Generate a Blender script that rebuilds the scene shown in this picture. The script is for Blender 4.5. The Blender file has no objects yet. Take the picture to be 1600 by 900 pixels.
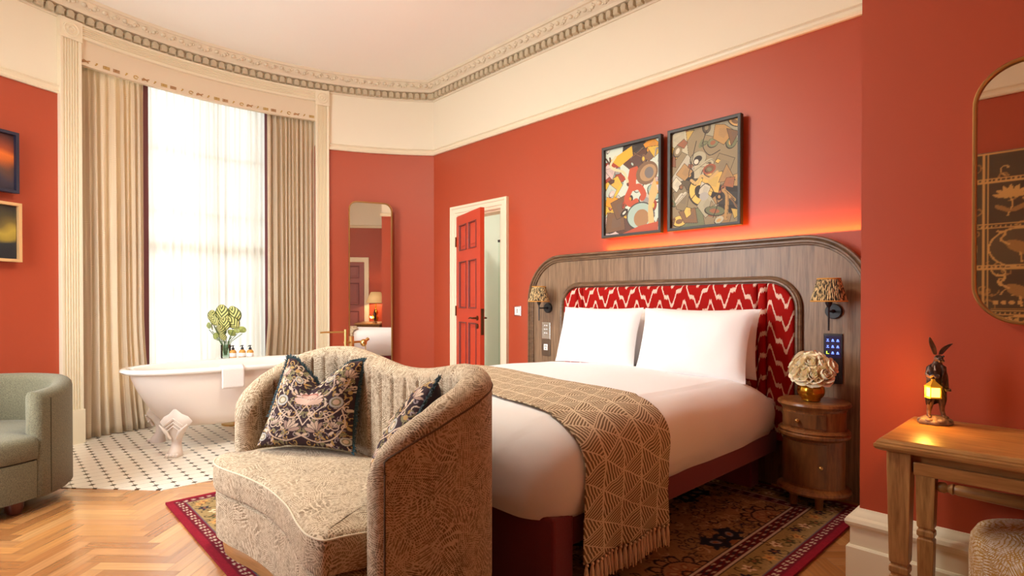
import bpy, bmesh, math, random
import numpy as np
from mathutils import Vector, Matrix, noise
PI = math.pi
C = bpy.context.scene.collection
sc = bpy.context.scene
random.seed(7)

def lin(c):
    c = c / 255.0
    return c / 12.92 if c <= 0.04045 else ((c + 0.055) / 1.055) ** 2.4
def rgb(r, g, b): return (lin(r), lin(g), lin(b))

# ------------------------------------------------------------------ camera, light, exposure
cam_d = bpy.data.cameras.new('camera'); cam = bpy.data.objects.new('camera', cam_d); C.objects.link(cam)
cam.location = (0, 0, 1.2)
cam.rotation_euler = (math.radians(90 - 0.4685), 0, math.radians(46.644))
cam_d.sensor_width = 36; cam_d.lens = 863.5 / 1600 * 36; cam_d.shift_y = 28.43 / 1600; cam_d.clip_start = 0.02
sc.camera = cam
vs = sc.view_settings
vs.view_transform = 'Standard'; vs.look = 'None'; vs.gamma = 1; vs.use_curve_mapping = False
vs.exposure = -0.06
sc.cycles.use_denoising = True
sc.cycles.max_bounces = 10; sc.cycles.diffuse_bounces = 6; sc.cycles.transmission_bounces = 8; sc.cycles.transparent_max_bounces = 12
sc.cycles.sample_clamp_indirect = 6

SKY, REAR_BOOST = 1.9, 18.0          # sky brightness beyond the bow window, and boosted behind the added rear window
w = bpy.data.worlds.new('sky'); sc.world = w; w.use_nodes = True
bg = w.node_tree.nodes['Background']; bg.inputs[0].default_value = (0.90, 0.96, 1.0, 1); 
_n = w.node_tree; _tc = _n.nodes.new('ShaderNodeTexCoord'); _sp = _n.nodes.new('ShaderNodeSeparateXYZ'); _n.links.new(_tc.outputs['Generated'], _sp.inputs[0])
_mr = _n.nodes.new('ShaderNodeMapRange'); _mr.interpolation_type = 'SMOOTHSTEP'; _mr.inputs['From Min'].default_value = 0.15; _mr.inputs['From Max'].default_value = -0.75; _mr.inputs['To Min'].default_value = SKY; _mr.inputs['To Max'].default_value = REAR_BOOST; _n.links.new(_sp.outputs['Y'], _mr.inputs['Value'])
_g = _n.nodes.new('ShaderNodeMapRange'); _g.inputs['From Min'].default_value = -0.25; _g.inputs['From Max'].default_value = 0.15; _g.inputs['To Min'].default_value = 0.45; _g.inputs['To Max'].default_value = 1.0; _n.links.new(_sp.outputs['Z'], _g.inputs['Value'])
_m = _n.nodes.new('ShaderNodeMath'); _m.operation = 'MULTIPLY'; _n.links.new(_mr.outputs[0], _m.inputs[0]); _n.links.new(_g.outputs[0], _m.inputs[1]); _n.links.new(_m.outputs[0], bg.inputs[1])

def area(name, loc, direction, sx, sy, power, col=(1, 1, 1), portal=False, spread=None):
    d = bpy.data.lights.new(name, 'AREA'); d.shape = 'RECTANGLE'; d.size = sx; d.size_y = sy; d.energy = power; d.color = col
    if portal: d.cycles.is_portal = True
    if spread: d.spread = spread
    o = bpy.data.objects.new(name, d); C.objects.link(o); o.location = loc
    o.rotation_euler = Vector(direction).to_track_quat('-Z', 'Z').to_euler(); return o
def point(name, loc, power, col, r=0.03):
    d = bpy.data.lights.new(name, 'POINT'); d.energy = power; d.color = col; d.shadow_soft_size = r
    o = bpy.data.objects.new(name, d); C.objects.link(o); o.location = loc; return o

WARM = (1.0, 0.97, 0.83)
area('added_window_portal', (-3.80, -1.03, 1.9), (0, 1, 0), 1.6, 2.7, 1, portal=True)  # portal of the unseen rear window added to brighten the room
area('window_daylight_portal', (-6.60, 1.60, 1.9), (1, 0, 0), 2.3, 3.4, 1, portal=True)
area('added_fill_light', (-3.1, 1.3, 3.26), (0, 0, -1), 0.5, 0.5, 30, WARM)  # downward fill light added inside an unseen pendant
point('added_fill_glow', (-3.1, 1.3, 3.42), 105, WARM, 0.2)  # added fill glow, lifts the ceiling from out of view
area('headboard_light_strip', (-1.85, 3.774, 1.625), (0, -0.12, 1), 2.0, 0.02, 12, (1.0, 0.33, 0.04))
point('bathroom_light', (-4.4, 4.9, 2.5), 60, (1.0, 0.97, 0.88), 0.12)

# ------------------------------------------------------------------ materials
def new_mat(name):
    m = bpy.data.materials.new(name); m.use_nodes = True
    nt = m.node_tree; return m, nt, nt.nodes['Principled BSDF']
def N(nt, t, **k):
    n = nt.nodes.new(t)
    for a, v in k.items():
        if a.startswith('i_'):
            key = a[2:]; key = int(key) if key.isdigit() else key.replace('_', ' ')
            n.inputs[key].default_value = v
        else: setattr(n, a, v)
    return n
def L(nt, a, b): nt.links.new(a, b)
def c4(c): return (c[0], c[1], c[2], 1)
def coords(nt, kind='Object', scale=(1, 1, 1)):
    tc = N(nt, 'ShaderNodeTexCoord'); mp = N(nt, 'ShaderNodeMapping'); mp.inputs['Scale'].default_value = scale
    L(nt, tc.outputs[kind], mp.inputs[0]); return mp.outputs[0]
def ramp(nt, fac, stops):
    r = N(nt, 'ShaderNodeValToRGB')
    while len(r.color_ramp.elements) < len(stops): r.color_ramp.elements.new(0.5)
    for e, (p, c) in zip(r.color_ramp.elements, stops): e.position = p; e.color = c4(c)
    L(nt, fac, r.inputs[0]); return r.outputs[0]
def bump(nt, bs, h, strength=0.3, dist=0.01):
    b = N(nt, 'ShaderNodeBump'); b.inputs['Strength'].default_value = strength; b.inputs['Distance'].default_value = dist
    L(nt, h, b.inputs['Height']); L(nt, b.outputs[0], bs.inputs['Normal'])
def plain(name, col, rough=0.5, metal=0.0, spec=0.5, nscale=None, nstr=0.15, var=0.0, emit=None, estr=0, sheen=0, coat=0):
    m, nt, bs = new_mat(name)
    bs.inputs['Base Color'].default_value = c4(col); bs.inputs['Roughness'].default_value = rough
    bs.inputs['Metallic'].default_value = metal; bs.inputs['Specular IOR Level'].default_value = spec
    bs.inputs['Sheen Weight'].default_value = sheen; bs.inputs['Coat Weight'].default_value = coat
    if emit: bs.inputs['Emission Color'].default_value = c4(emit); bs.inputs['Emission Strength'].default_value = estr
    if nscale:
        no = N(nt, 'ShaderNodeTexNoise'); no.inputs['Scale'].default_value = nscale; no.inputs['Detail'].default_value = 4
        L(nt, coords(nt), no.inputs['Vector'])
        bump(nt, bs, no.outputs[0], nstr, 0.005)
        if var:
            L(nt, ramp(nt, no.outputs[0], [(0.3, tuple(x * (1 - var) for x in col)), (0.7, tuple(min(1, x * (1 + var)) for x in col))]), bs.inputs['Base Color'])
    return m
def wood(name, c1, c2, scale=(30, 30, 2), rough=0.4, bstr=0.15, spec=0.5):
    m, nt, bs = new_mat(name)
    v = coords(nt, 'Object', scale)
    n1 = N(nt, 'ShaderNodeTexNoise'); n1.inputs['Scale'].default_value = 1.0; n1.inputs['Detail'].default_value = 6; n1.inputs['Distortion'].default_value = 0.6
    L(nt, v, n1.inputs['Vector'])
    n2 = N(nt, 'ShaderNodeTexNoise'); n2.inputs['Scale'].default_value = 4.0; n2.inputs['Detail'].default_value = 3; L(nt, v, n2.inputs['Vector'])
    mx = N(nt, 'ShaderNodeMath', operation='ADD'); L(nt, n1.outputs[0], mx.inputs[0])
    ml = N(nt, 'ShaderNodeMath', operation='MULTIPLY'); L(nt, n2.outputs[0], ml.inputs[0]); ml.inputs[1].default_value = 0.5; L(nt, ml.outputs[0], mx.inputs[1])
    L(nt, ramp(nt, mx.outputs[0], [(0.45, c1), (0.95, c2)]), bs.inputs['Base Color'])
    bs.inputs['Roughness'].default_value = rough; bs.inputs['Specular IOR Level'].default_value = spec
    bump(nt, bs, mx.outputs[0], bstr, 0.003); return m
def scratch(name, base, line, cell=9.0, freq=420.0, base2=None, thresh=0.25, rough=0.85, edge=0.03, rag=0.06):
    """woven cloth with overlapping patches of fine parallel lines running in random directions"""
    m, nt, bs = new_mat(name); v = coords(nt, 'Object')
    wn = N(nt, 'ShaderNodeTexNoise'); wn.inputs['Scale'].default_value = cell * 1.6; wn.inputs['Detail'].default_value = 3; L(nt, v, wn.inputs['Vector'])
    off = N(nt, 'ShaderNodeVectorMath', operation='MULTIPLY_ADD'); L(nt, wn.outputs['Color'], off.inputs[0]); off.inputs[1].default_value = (rag,) * 3; L(nt, v, off.inputs[2])
    n2 = N(nt, 'ShaderNodeTexNoise'); n2.inputs['Scale'].default_value = 70; n2.inputs['Detail'].default_value = 2; L(nt, v, n2.inputs['Vector'])
    masks = []
    for sc_, fq, sh in ((cell, freq, 0.0), (cell * 1.55, freq * 0.8, 3.7)):
        ad_ = N(nt, 'ShaderNodeVectorMath', operation='ADD'); L(nt, off.outputs[0], ad_.inputs[0]); ad_.inputs[1].default_value = (sh, sh * 0.7, sh * 1.3)
        vo = N(nt, 'ShaderNodeTexVoronoi'); vo.inputs['Scale'].default_value = sc_; L(nt, ad_.outputs[0], vo.inputs['Vector'])
        sb = N(nt, 'ShaderNodeVectorMath', operation='SUBTRACT'); L(nt, vo.outputs['Color'], sb.inputs[0]); sb.inputs[1].default_value = (0.5,) * 3
        nm = N(nt, 'ShaderNodeVectorMath', operation='NORMALIZE'); L(nt, sb.outputs[0], nm.inputs[0])
        dt = N(nt, 'ShaderNodeVectorMath', operation='DOT_PRODUCT'); L(nt, nm.outputs[0], dt.inputs[0]); L(nt, v, dt.inputs[1])
        ml = N(nt, 'ShaderNodeMath', operation='MULTIPLY_ADD'); L(nt, dt.outputs['Value'], ml.inputs[0]); ml.inputs[1].default_value = fq
        mw = N(nt, 'ShaderNodeMath', operation='MULTIPLY'); L(nt, wn.outputs[0], mw.inputs[0]); mw.inputs[1].default_value = 14.0; L(nt, mw.outputs[0], ml.inputs[2])
        sn = N(nt, 'ShaderNodeMath', operation='SINE'); L(nt, ml.outputs[0], sn.inputs[0])
        ad = N(nt, 'ShaderNodeMath', operation='MULTIPLY_ADD'); L(nt, n2.outputs[0], ad.inputs[0]); ad.inputs[1].default_value = 2.6; L(nt, sn.outputs[0], ad.inputs[2])
        mr = N(nt, 'ShaderNodeMapRange'); mr.inputs['From Min'].default_value = 1.45 + thresh; mr.inputs['From Max'].default_value = 2.0 + thresh; L(nt, ad.outputs[0], mr.inputs['Value']); masks.append(mr.outputs[0])
        ve = N(nt, 'ShaderNodeTexVoronoi', feature='DISTANCE_TO_EDGE'); ve.inputs['Scale'].default_value = sc_; L(nt, ad_.outputs[0], ve.inputs['Vector'])
        me = N(nt, 'ShaderNodeMapRange'); me.inputs['From Min'].default_value = edge; me.inputs['From Max'].default_value = edge * 0.3; me.inputs['To Max'].default_value = 0.75; L(nt, ve.outputs[0], me.inputs['Value']); masks.append(me.outputs[0])
    cur = masks[0]
    for q in masks[1:]:
        mx = N(nt, 'ShaderNodeMath', operation='MAXIMUM'); L(nt, cur, mx.inputs[0]); L(nt, q, mx.inputs[1]); cur = mx.outputs[0]
    mc = N(nt, 'ShaderNodeMix', data_type='RGBA')
    if base2:
        n3 = N(nt, 'ShaderNodeTexNoise'); n3.inputs['Scale'].default_value = 9; L(nt, v, n3.inputs['Vector'])
        L(nt, ramp(nt, n3.outputs[0], [(0.4, base), (0.6, base2)]), mc.inputs['A'])
    else: mc.inputs['A'].default_value = c4(base)
    mc.inputs['B'].default_value = c4(line); L(nt, cur, mc.inputs['Factor'])
    L(nt, mc.outputs['Result'], bs.inputs['Base Color']); bs.inputs['Roughness'].default_value = rough
    bs.inputs['Specular IOR Level'].default_value = 0.3; bs.inputs['Sheen Weight'].default_value = 0.1
    bump(nt, bs, cur, 0.35, 0.002); return m
def painted(name, rough=0.6, bumpn=None, spec=0.4):
    m, nt, bs = new_mat(name); a = N(nt, 'ShaderNodeAttribute', attribute_name='Col')
    L(nt, a.outputs['Color'], bs.inputs['Base Color']); bs.inputs['Roughness'].default_value = rough; bs.inputs['Specular IOR Level'].default_value = spec
    if bumpn:
        no = N(nt, 'ShaderNodeTexNoise'); no.inputs['Scale'].default_value = bumpn; L(nt, coords(nt), no.inputs['Vector']); bump(nt, bs, no.outputs[0], 0.4, 0.004)
    return m

RED = rgb(172, 72, 44); CREAM = rgb(238, 229, 206)
def wall_mat(name, split=2.95):
    m, nt, bs = new_mat(name)
    ge = N(nt, 'ShaderNodeNewGeometry'); sx = N(nt, 'ShaderNodeSeparateXYZ'); L(nt, ge.outputs['Position'], sx.inputs[0])
    gt = N(nt, 'ShaderNodeMath', operation='GREATER_THAN'); L(nt, sx.outputs['Z'], gt.inputs[0]); gt.inputs[1].default_value = split
    mc = N(nt, 'ShaderNodeMix', data_type='RGBA'); mc.inputs['A'].default_value = c4(RED); mc.inputs['B'].default_value = c4(CREAM)
    L(nt, gt.outputs[0], mc.inputs['Factor']); L(nt, mc.outputs['Result'], bs.inputs['Base Color'])
    bs.inputs['Roughness'].default_value = 0.42; bs.inputs['Specular IOR Level'].default_value = 0.42
    no = N(nt, 'ShaderNodeTexNoise'); no.inputs['Scale'].default_value = 160; L(nt, ge.outputs['Position'], no.inputs['Vector']); bump(nt, bs, no.outputs[0], 0.12, 0.002)
    return m
M = {}
M['wall'] = wall_mat('red paint below cream frieze')
M['ceiling'] = plain('ceiling paint', rgb(252, 250, 242), 0.8, nscale=60, nstr=0.03)
M['cream'] = plain('cream gloss paint', rgb(236, 224, 196), 0.38)
M['cornice'] = plain('cornice plaster', rgb(226, 213, 188), 0.6, nscale=55, nstr=0.5)
M['dentil'] = plain('dentil plaster', rgb(196, 182, 154), 0.7, nscale=90, nstr=0.7)
M['curtain'] = None
M['dark_reveal'] = plain('plum window lining', rgb(110, 62, 66), 0.7)
M['reddoor'] = plain('red door paint', rgb(196, 66, 38), 0.35)
M['bead'] = plain('dark red bead', rgb(120, 56, 52), 0.4)
M['brass'] = plain('brushed brass', rgb(214, 176, 112), 0.28, 1.0)
M['brassmat'] = plain('satin brass frame', rgb(190, 150, 92), 0.35, 1.0)
M['bronze'] = plain('aged bronze', rgb(110, 86, 60), 0.35, 1.0)
M['chrome'] = plain('satin chrome', rgb(200, 196, 190), 0.22, 1.0)
M['black'] = plain('black metal', rgb(28, 28, 32), 0.38)
M['gold'] = plain('gold glaze', rgb(214, 168, 60), 0.22, 1.0)
M['enamel'] = plain('bath enamel', rgb(240, 234, 226), 0.12, coat=0.5)
M['tubpaint'] = plain('bath outer paint', rgb(226, 212, 200), 0.4)
M['white'] = plain('white cotton', rgb(240, 238, 240), 0.75, nscale=9, nstr=0.25, sheen=0.2)
M['pillow'] = plain('white pillow cotton', rgb(246, 243, 242), 0.75, nscale=7, nstr=0.35, sheen=0.1)
M['maroon'] = plain('maroon fabric', rgb(112, 26, 40), 0.85, nscale=300, nstr=0.3, sheen=0.2)
M['hbwood'] = wood('headboard walnut', rgb(96, 72, 52), rgb(152, 122, 94), (60, 60, 3.0), 0.38)
M['hbtrim'] = wood('headboard moulding', rgb(84, 62, 44), rgb(126, 98, 72), (8, 30, 30), 0.36)
M['darkwood'] = wood('nightstand wood', rgb(88, 48, 22), rgb(152, 98, 52), (26, 26, 4), 0.3)
M['oak'] = wood('oak', rgb(112, 72, 34), rgb(178, 130, 76), (40, 40, 4), 0.4, 0.25)
M['oakx'] = wood('oak top', rgb(128, 84, 40), rgb(178, 128, 72), (4, 40, 40), 0.33, 0.15)
M['plinth'] = wood('golden plinth wood', rgb(150, 102, 56), rgb(180, 130, 78), (4, 10, 30), 0.4)
M['redfoot'] = wood('dark red wood', rgb(70, 30, 24), rgb(104, 50, 38), (20, 20, 4), 0.3)
M['sofa'] = scratch('loveseat jacquard', rgb(118, 96, 70), rgb(202, 182, 154), 10.0, 1100.0, rgb(144, 120, 92), thresh=0.12, edge=0.020)
M['stool'] = scratch('stool jacquard', rgb(224, 212, 190), rgb(186, 140, 62), 10.0, 1100.0, rgb(232, 220, 200), thresh=0.0, edge=0.02)
M['piping'] = plain('pale piping', rgb(210, 196, 170), 0.8)
M['green_tweed'] = plain('sage tweed', rgb(98, 91, 68), 0.95, nscale=230, nstr=0.7, var=0.45, sheen=0.1)
M['leaf'] = plain('leaf', rgb(150, 160, 86), 0.5, nscale=40, var=0.4)
M['rose'] = plain('cream rose petals', rgb(252, 238, 208), 0.6); M['rose'].node_tree.nodes['Principled BSDF'].inputs['Subsurface Weight'].default_value = 0.5; M['rose'].node_tree.nodes['Principled BSDF'].inputs['Subsurface Radius'].default_value = (0.02, 0.015, 0.01)
M['rosegreen'] = plain('rose leaf', rgb(80, 100, 56), 0.6)
M['amber'] = plain('amber soap', rgb(206, 150, 70), 0.2)
M['teal'] = plain('teal fringe', rgb(22, 66, 76), 0.9, sheen=0.4)
M['statue'] = plain('bronzed resin', rgb(92, 66, 54), 0.35, 0.25, nscale=45, nstr=0.8, var=0.45)
M['statue_rock'] = plain('stone base resin', rgb(112, 90, 78), 0.5, 0.1, nscale=60, nstr=0.9, var=0.4)
M['glow'] = plain('lantern glow', rgb(255, 190, 60), 0.5, emit=rgb(255, 200, 60), estr=9)
M['lanternmetal'] = plain('lantern gold', rgb(190, 140, 40), 0.4, 0.5, emit=rgb(220, 150, 30), estr=0.25)
M['mirror'] = plain('mirror silver', (0.9, 0.9, 0.88), 0.015, 1.0)
M['whiteplastic'] = plain('white plastic', rgb(236, 236, 234), 0.3)
M['charcoal'] = plain('charcoal glass', rgb(44, 40, 44), 0.25)
M['blueicon'] = plain('blue icon', rgb(80, 110, 230), 0.5, emit=rgb(110, 140, 255), estr=2.2)
M['greenicon'] = plain('green icon', rgb(170, 220, 60), 0.5, emit=rgb(190, 230, 60), estr=2.0)
M['bathwall'] = plain('bathroom tile', rgb(226, 230, 218), 0.25)
M['paint'] = painted('painted picture', 0.55, 120)
M['rugmat'] = painted('rug pile', 0.95, 500, 0.15)
M['cushmat'] = painted('printed velvet', 0.8, 300, 0.2)
M['panelmat'] = painted('gold patterned panel', 0.45, 90)
M['lampshade'] = plain('parchment shade', rgb(222, 190, 140), 0.7, emit=rgb(240, 190, 120), estr=0.35)

# glass
def thin_glass(name, tint=(0.97, 0.98, 0.97)):
    m, nt, bs = new_mat(name); nt.nodes.remove(bs); out = nt.nodes['Material Output']
    t = N(nt, 'ShaderNodeBsdfTransparent'); t.inputs[0].default_value = c4(tint); g = N(nt, 'ShaderNodeBsdfGlossy'); g.inputs['Roughness'].default_value = 0.02
    fr = N(nt, 'ShaderNodeFresnel'); mx = N(nt, 'ShaderNodeMixShader'); L(nt, fr.outputs[0], mx.inputs[0]); L(nt, t.outputs[0], mx.inputs[1]); L(nt, g.outputs[0], mx.inputs[2]); L(nt, mx.outputs[0], out.inputs[0]); return m
M['glass'] = thin_glass('window glass'); M['greenglass'] = thin_glass('greenish glass', (0.82, 0.9, 0.84))
# sheer voile
m, nt, bs = new_mat('sheer voile'); nt.nodes.remove(bs); out = nt.nodes['Material Output']
t = N(nt, 'ShaderNodeBsdfTransparent'); tl = N(nt, 'ShaderNodeBsdfTranslucent'); tl.inputs[0].default_value = (0.96, 0.93, 0.86, 1)
df = N(nt, 'ShaderNodeBsdfDiffuse'); df.inputs[0].default_value = (0.9, 0.87, 0.8, 1)
m1 = N(nt, 'ShaderNodeMixShader'); m1.inputs[0].default_value = 0.45; L(nt, tl.outputs[0], m1.inputs[1]); L(nt, df.outputs[0], m1.inputs[2])
m2 = N(nt, 'ShaderNodeMixShader'); m2.inputs[0].default_value = 0.93; L(nt, t.outputs[0], m2.inputs[1]); L(nt, m1.outputs[0], m2.inputs[2]); L(nt, m2.outputs[0], out.inputs[0]); M['sheer'] = m
# curtain cloth with wavy woven lines
m, nt, bs = new_mat('curtain jacquard'); v = coords(nt, 'Object')
wv = N(nt, 'ShaderNodeTexWave', bands_direction='Z'); wv.inputs['Scale'].default_value = 28; wv.inputs['Distortion'].default_value = 14; wv.inputs['Detail Scale'].default_value = 0.35; wv.inputs['Detail'].default_value = 1
L(nt, v, wv.inputs['Vector']); L(nt, ramp(nt, wv.outputs['Fac'], [(0.3, rgb(222, 204, 176)), (0.8, rgb(244, 230, 206))]), bs.inputs['Base Color'])
bs.inputs['Roughness'].default_value = 0.7; bs.inputs['Sheen Weight'].default_value = 0.2; bump(nt, bs, wv.outputs['Fac'], 0.2, 0.002)
tl = N(nt, 'ShaderNodeBsdfTranslucent'); tl.inputs[0].default_value = c4(rgb(236, 218, 190)); ms = N(nt, 'ShaderNodeMixShader'); ms.inputs[0].default_value = 0.36; L(nt, bs.outputs[0], ms.inputs[1]); L(nt, tl.outputs[0], ms.inputs[2]); L(nt, ms.outputs[0], nt.nodes['Material Output'].inputs[0]); M['curtain'] = m
# pelmet: plain with faint relief
M['pelmet'] = plain('pelmet silk', rgb(224, 206, 178), 0.6, nscale=14, nstr=0.3)
# ikat velvet of the headboard (x = metres across, z up)
m, nt, bs = new_mat('red ikat velvet'); v = coords(nt, 'Object')
sp = N(nt, 'ShaderNodeSeparateXYZ'); L(nt, v, sp.inputs[0])
jag = N(nt, 'ShaderNodeTexNoise'); jag.inputs['Scale'].default_value = 130; jm = N(nt, 'ShaderNodeMapping'); jm.inputs['Scale'].default_value = (1.6, 1, 0.06); L(nt, v, jm.inputs[0]); L(nt, jm.outputs[0], jag.inputs['Vector'])
def math_(op, a, b=None, c=None):
    n = N(nt, 'ShaderNodeMath', operation=op)
    for i, x in enumerate((a, b, c)):
        if x is None: continue
        if isinstance(x, (int, float)): n.inputs[i].default_value = x
        else: L(nt, x, n.inputs[i])
    return n.outputs[0]
def zig(per, amp, ph):
    return math_('MULTIPLY', math_('PINGPONG', math_('ADD', sp.outputs['X'], ph), per / 2), amp / (per / 2))
zz = math_('ADD', zig(0.205, 0.165, 0.0), zig(0.0683, -0.050, 0.02))
y0 = math_('ADD', sp.outputs['Z'], zz)
y0 = math_('MULTIPLY_ADD', jag.outputs[0], 0.042, y0)
fr1 = math_('WRAP', y0, 0.0, 0.145); n_ = nt.nodes[-1]
n_.inputs[1].default_value = 0.145; n_.inputs[2].default_value = 0.0
d1 = math_('ABSOLUTE', math_('SUBTRACT', fr1, 0.03)); d2 = math_('ABSOLUTE', math_('SUBTRACT', fr1, 0.075))
l1 = math_('LESS_THAN', d1, 0.0145); l2 = math_('LESS_THAN', d2, 0.0045)
sel = l1
mc = N(nt, 'ShaderNodeMix', data_type='RGBA'); mc.inputs['A'].default_value = c4(rgb(160, 14, 8)); mc.inputs['B'].default_value = c4(rgb(232, 200, 180)); L(nt, sel, mc.inputs['Factor'])
L(nt, mc.outputs['Result'], bs.inputs['Base Color']); bs.inputs['Roughness'].default_value = 0.85; bs.inputs['Specular IOR Level'].default_value = 0.2; M['ikat'] = m
# pleated printed lampshade of the sconces
m, nt, bs = new_mat('pleated printed shade'); v = coords(nt, 'Object')
no = N(nt, 'ShaderNodeTexNoise'); no.inputs['Scale'].default_value = 150; no.inputs['Detail'].default_value = 2; mp = N(nt, 'ShaderNodeMapping'); mp.inputs['Scale'].default_value = (1, 1, 0.16); L(nt, v, mp.inputs[0]); L(nt, mp.outputs[0], no.inputs['Vector'])
L(nt, ramp(nt, no.outputs[0], [(0.46, rgb(58, 50, 34)), (0.55, rgb(214, 184, 132))]), bs.inputs['Base Color']); bs.inputs['Roughness'].default_value = 0.8; M['shade'] = m
M['shadetrim'] = plain('golden shade trim', rgb(206, 144, 56), 0.7)
# throw: knitted brown cloth, cream lines in alternating triangles (UV in metres)
m, nt, bs = new_mat('triangle throw weave'); tc = N(nt, 'ShaderNodeTexCoord'); sp = N(nt, 'ShaderNodeSeparateXYZ'); L(nt, tc.outputs['UV'], sp.inputs[0])
PT = 0.135
u_, v_ = sp.outputs['X'], sp.outputs['Y']
wob = N(nt, 'ShaderNodeTexNoise'); wob.inputs['Scale'].default_value = 5; L(nt, tc.outputs['UV'], wob.inputs['Vector'])
u_ = math_('MULTIPLY_ADD', wob.outputs[0], 0.05, u_); v_ = math_('MULTIPLY_ADD', wob.outputs[0], 0.04, v_)
row = math_('FLOOR', math_('DIVIDE', v_, PT)); fv = math_('FRACT', math_('DIVIDE', v_, PT))
fu = math_('FRACT', math_('MULTIPLY_ADD', row, 0.5, math_('DIVIDE', u_, PT)))
tri = math_('LESS_THAN', math_('ABSOLUTE', math_('MULTIPLY_ADD', fu, 2, -1)), fv)
sa = math_('SINE', math_('MULTIPLY', math_('ADD', math_('MULTIPLY', fu, 1.0), math_('MULTIPLY', fv, 0.5)), 6.2832 * 9))
sb2 = math_('SINE', math_('MULTIPLY', math_('SUBTRACT', math_('MULTIPLY', fv, 0.9), math_('MULTIPLY', fu, 0.35)), 6.2832 * 8))
st = math_('ADD', math_('MULTIPLY', tri, sa), math_('MULTIPLY', math_('SUBTRACT', 1.0, tri), sb2))
ed = math_('LESS_THAN', math_('ABSOLUTE', math_('SUBTRACT', math_('ABSOLUTE', math_('MULTIPLY_ADD', fu, 2, -1)), fv)), 0.05)
ed2 = math_('LESS_THAN', math_('ABSOLUTE', math_('SUBTRACT', fv, 0.5)), 0.46); ed2 = math_('SUBTRACT', 1.0, ed2)
sel = math_('MAXIMUM', math_('GREATER_THAN', st, 0.25), math_('MAXIMUM', ed, ed2))
mc = N(nt, 'ShaderNodeMix', data_type='RGBA'); mc.inputs['A'].default_value = c4(rgb(122, 98, 72)); mc.inputs['B'].default_value = c4(rgb(216, 198, 168)); L(nt, sel, mc.inputs['Factor'])
L(nt, mc.outputs['Result'], bs.inputs['Base Color']); bs.inputs['Roughness'].default_value = 0.9; bump(nt, bs, sel, 0.4, 0.003); M['throw'] = m
M['tassel'] = plain('tassel yarn', rgb(226, 200, 172), 0.9)
# calathea leaf: light and dark stripes
m, nt, bs = new_mat('striped leaf'); tc = N(nt, 'ShaderNodeTexCoord'); sp = N(nt, 'ShaderNodeSeparateXYZ'); L(nt, tc.outputs['UV'], sp.inputs[0])
a_ = math_('ABSOLUTE', math_('SUBTRACT', sp.outputs['X'], 0.5)); s_ = math_('SINE', math_('MULTIPLY', math_('SUBTRACT', sp.outputs['Y'], a_), 27)); s_ = math_('MULTIPLY_ADD', s_, 0.5, 0.5); s_ = math_('ADD', s_, math_('MULTIPLY', math_('GREATER_THAN', a_, 0.42), 0.6))
L(nt, ramp(nt, s_, [(0.45, rgb(222, 220, 140)), (0.62, rgb(84, 92, 44))]), bs.inputs['Base Color']); bs.inputs['Roughness'].default_value = 0.45; M['calathea'] = m
# wooden floor planks: shade comes from the plank's own colour attribute + grain
m, nt, bs = new_mat('herringbone oak'); at = N(nt, 'ShaderNodeAttribute', attribute_name='Col')
tc = N(nt, 'ShaderNodeTexCoord'); mp = N(nt, 'ShaderNodeMapping'); mp.inputs['Scale'].default_value = (3, 60, 1); L(nt, tc.outputs['UV'], mp.inputs[0])
no = N(nt, 'ShaderNodeTexNoise'); no.inputs['Scale'].default_value = 1; no.inputs['Detail'].default_value = 5; L(nt, mp.outputs[0], no.inputs['Vector'])
mc = N(nt, 'ShaderNodeMix', data_type='RGBA', blend_type='MULTIPLY'); mc.inputs['Factor'].default_value = 1
L(nt, at.outputs['Color'], mc.inputs['A']); L(nt, ramp(nt, no.outputs[0], [(0.3, (0.82,) * 3), (0.7, (1.08,) * 3)]), mc.inputs['B'])
L(nt, mc.outputs['Result'], bs.inputs['Base Color']); bs.inputs['Roughness'].default_value = 0.25; bs.inputs['Specular IOR Level'].default_value = 0.6; bs.inputs['Coat Weight'].default_value = 1.0; bs.inputs['Coat Roughness'].default_value = 0.22; bs.inputs['Coat IOR'].default_value = 1.6
bump(nt, bs, no.outputs[0], 0.05, 0.002); M['floor'] = m
# white octagon tiles with small black diamonds, pitch 0.1 m
m, nt, bs = new_mat('octagon tiles'); ge = N(nt, 'ShaderNodeNewGeometry'); sp = N(nt, 'ShaderNodeSeparateXYZ'); L(nt, ge.outputs['Position'], sp.inputs[0])
X = math_('ABSOLUTE', math_('SUBTRACT', math_('FRACT', math_('MULTIPLY', math_('ADD', sp.outputs['X'], 0.1), 10)), 0.5))
Yc = math_('ABSOLUTE', math_('SUBTRACT', math_('FRACT', math_('MULTIPLY', math_('ADD', sp.outputs['Y'], 0.123), 10)), 0.5))
dia = math_('GREATER_THAN', math_('ADD', X, Yc), 0.80); gr = math_('GREATER_THAN', math_('MAXIMUM', X, Yc), 0.488)
gr2 = math_('LESS_THAN', math_('ABSOLUTE', math_('SUBTRACT', math_('ADD', X, Yc), 0.80)), 0.012)
c1 = N(nt, 'ShaderNodeMix', data_type='RGBA'); c1.inputs['A'].default_value = c4(rgb(232, 224, 208)); c1.inputs['B'].default_value = c4(rgb(120, 108, 94)); L(nt, math_('MAXIMUM', gr, gr2), c1.inputs['Factor'])
c2 = N(nt, 'ShaderNodeMix', data_type='RGBA'); L(nt, c1.outputs['Result'], c2.inputs['A']); c2.inputs['B'].default_value = c4(rgb(52, 44, 40)); L(nt, dia, c2.inputs['Factor'])
L(nt, c2.outputs['Result'], bs.inputs['Base Color']); bs.inputs['Roughness'].default_value = 0.25; M['tiles'] = m

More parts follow.
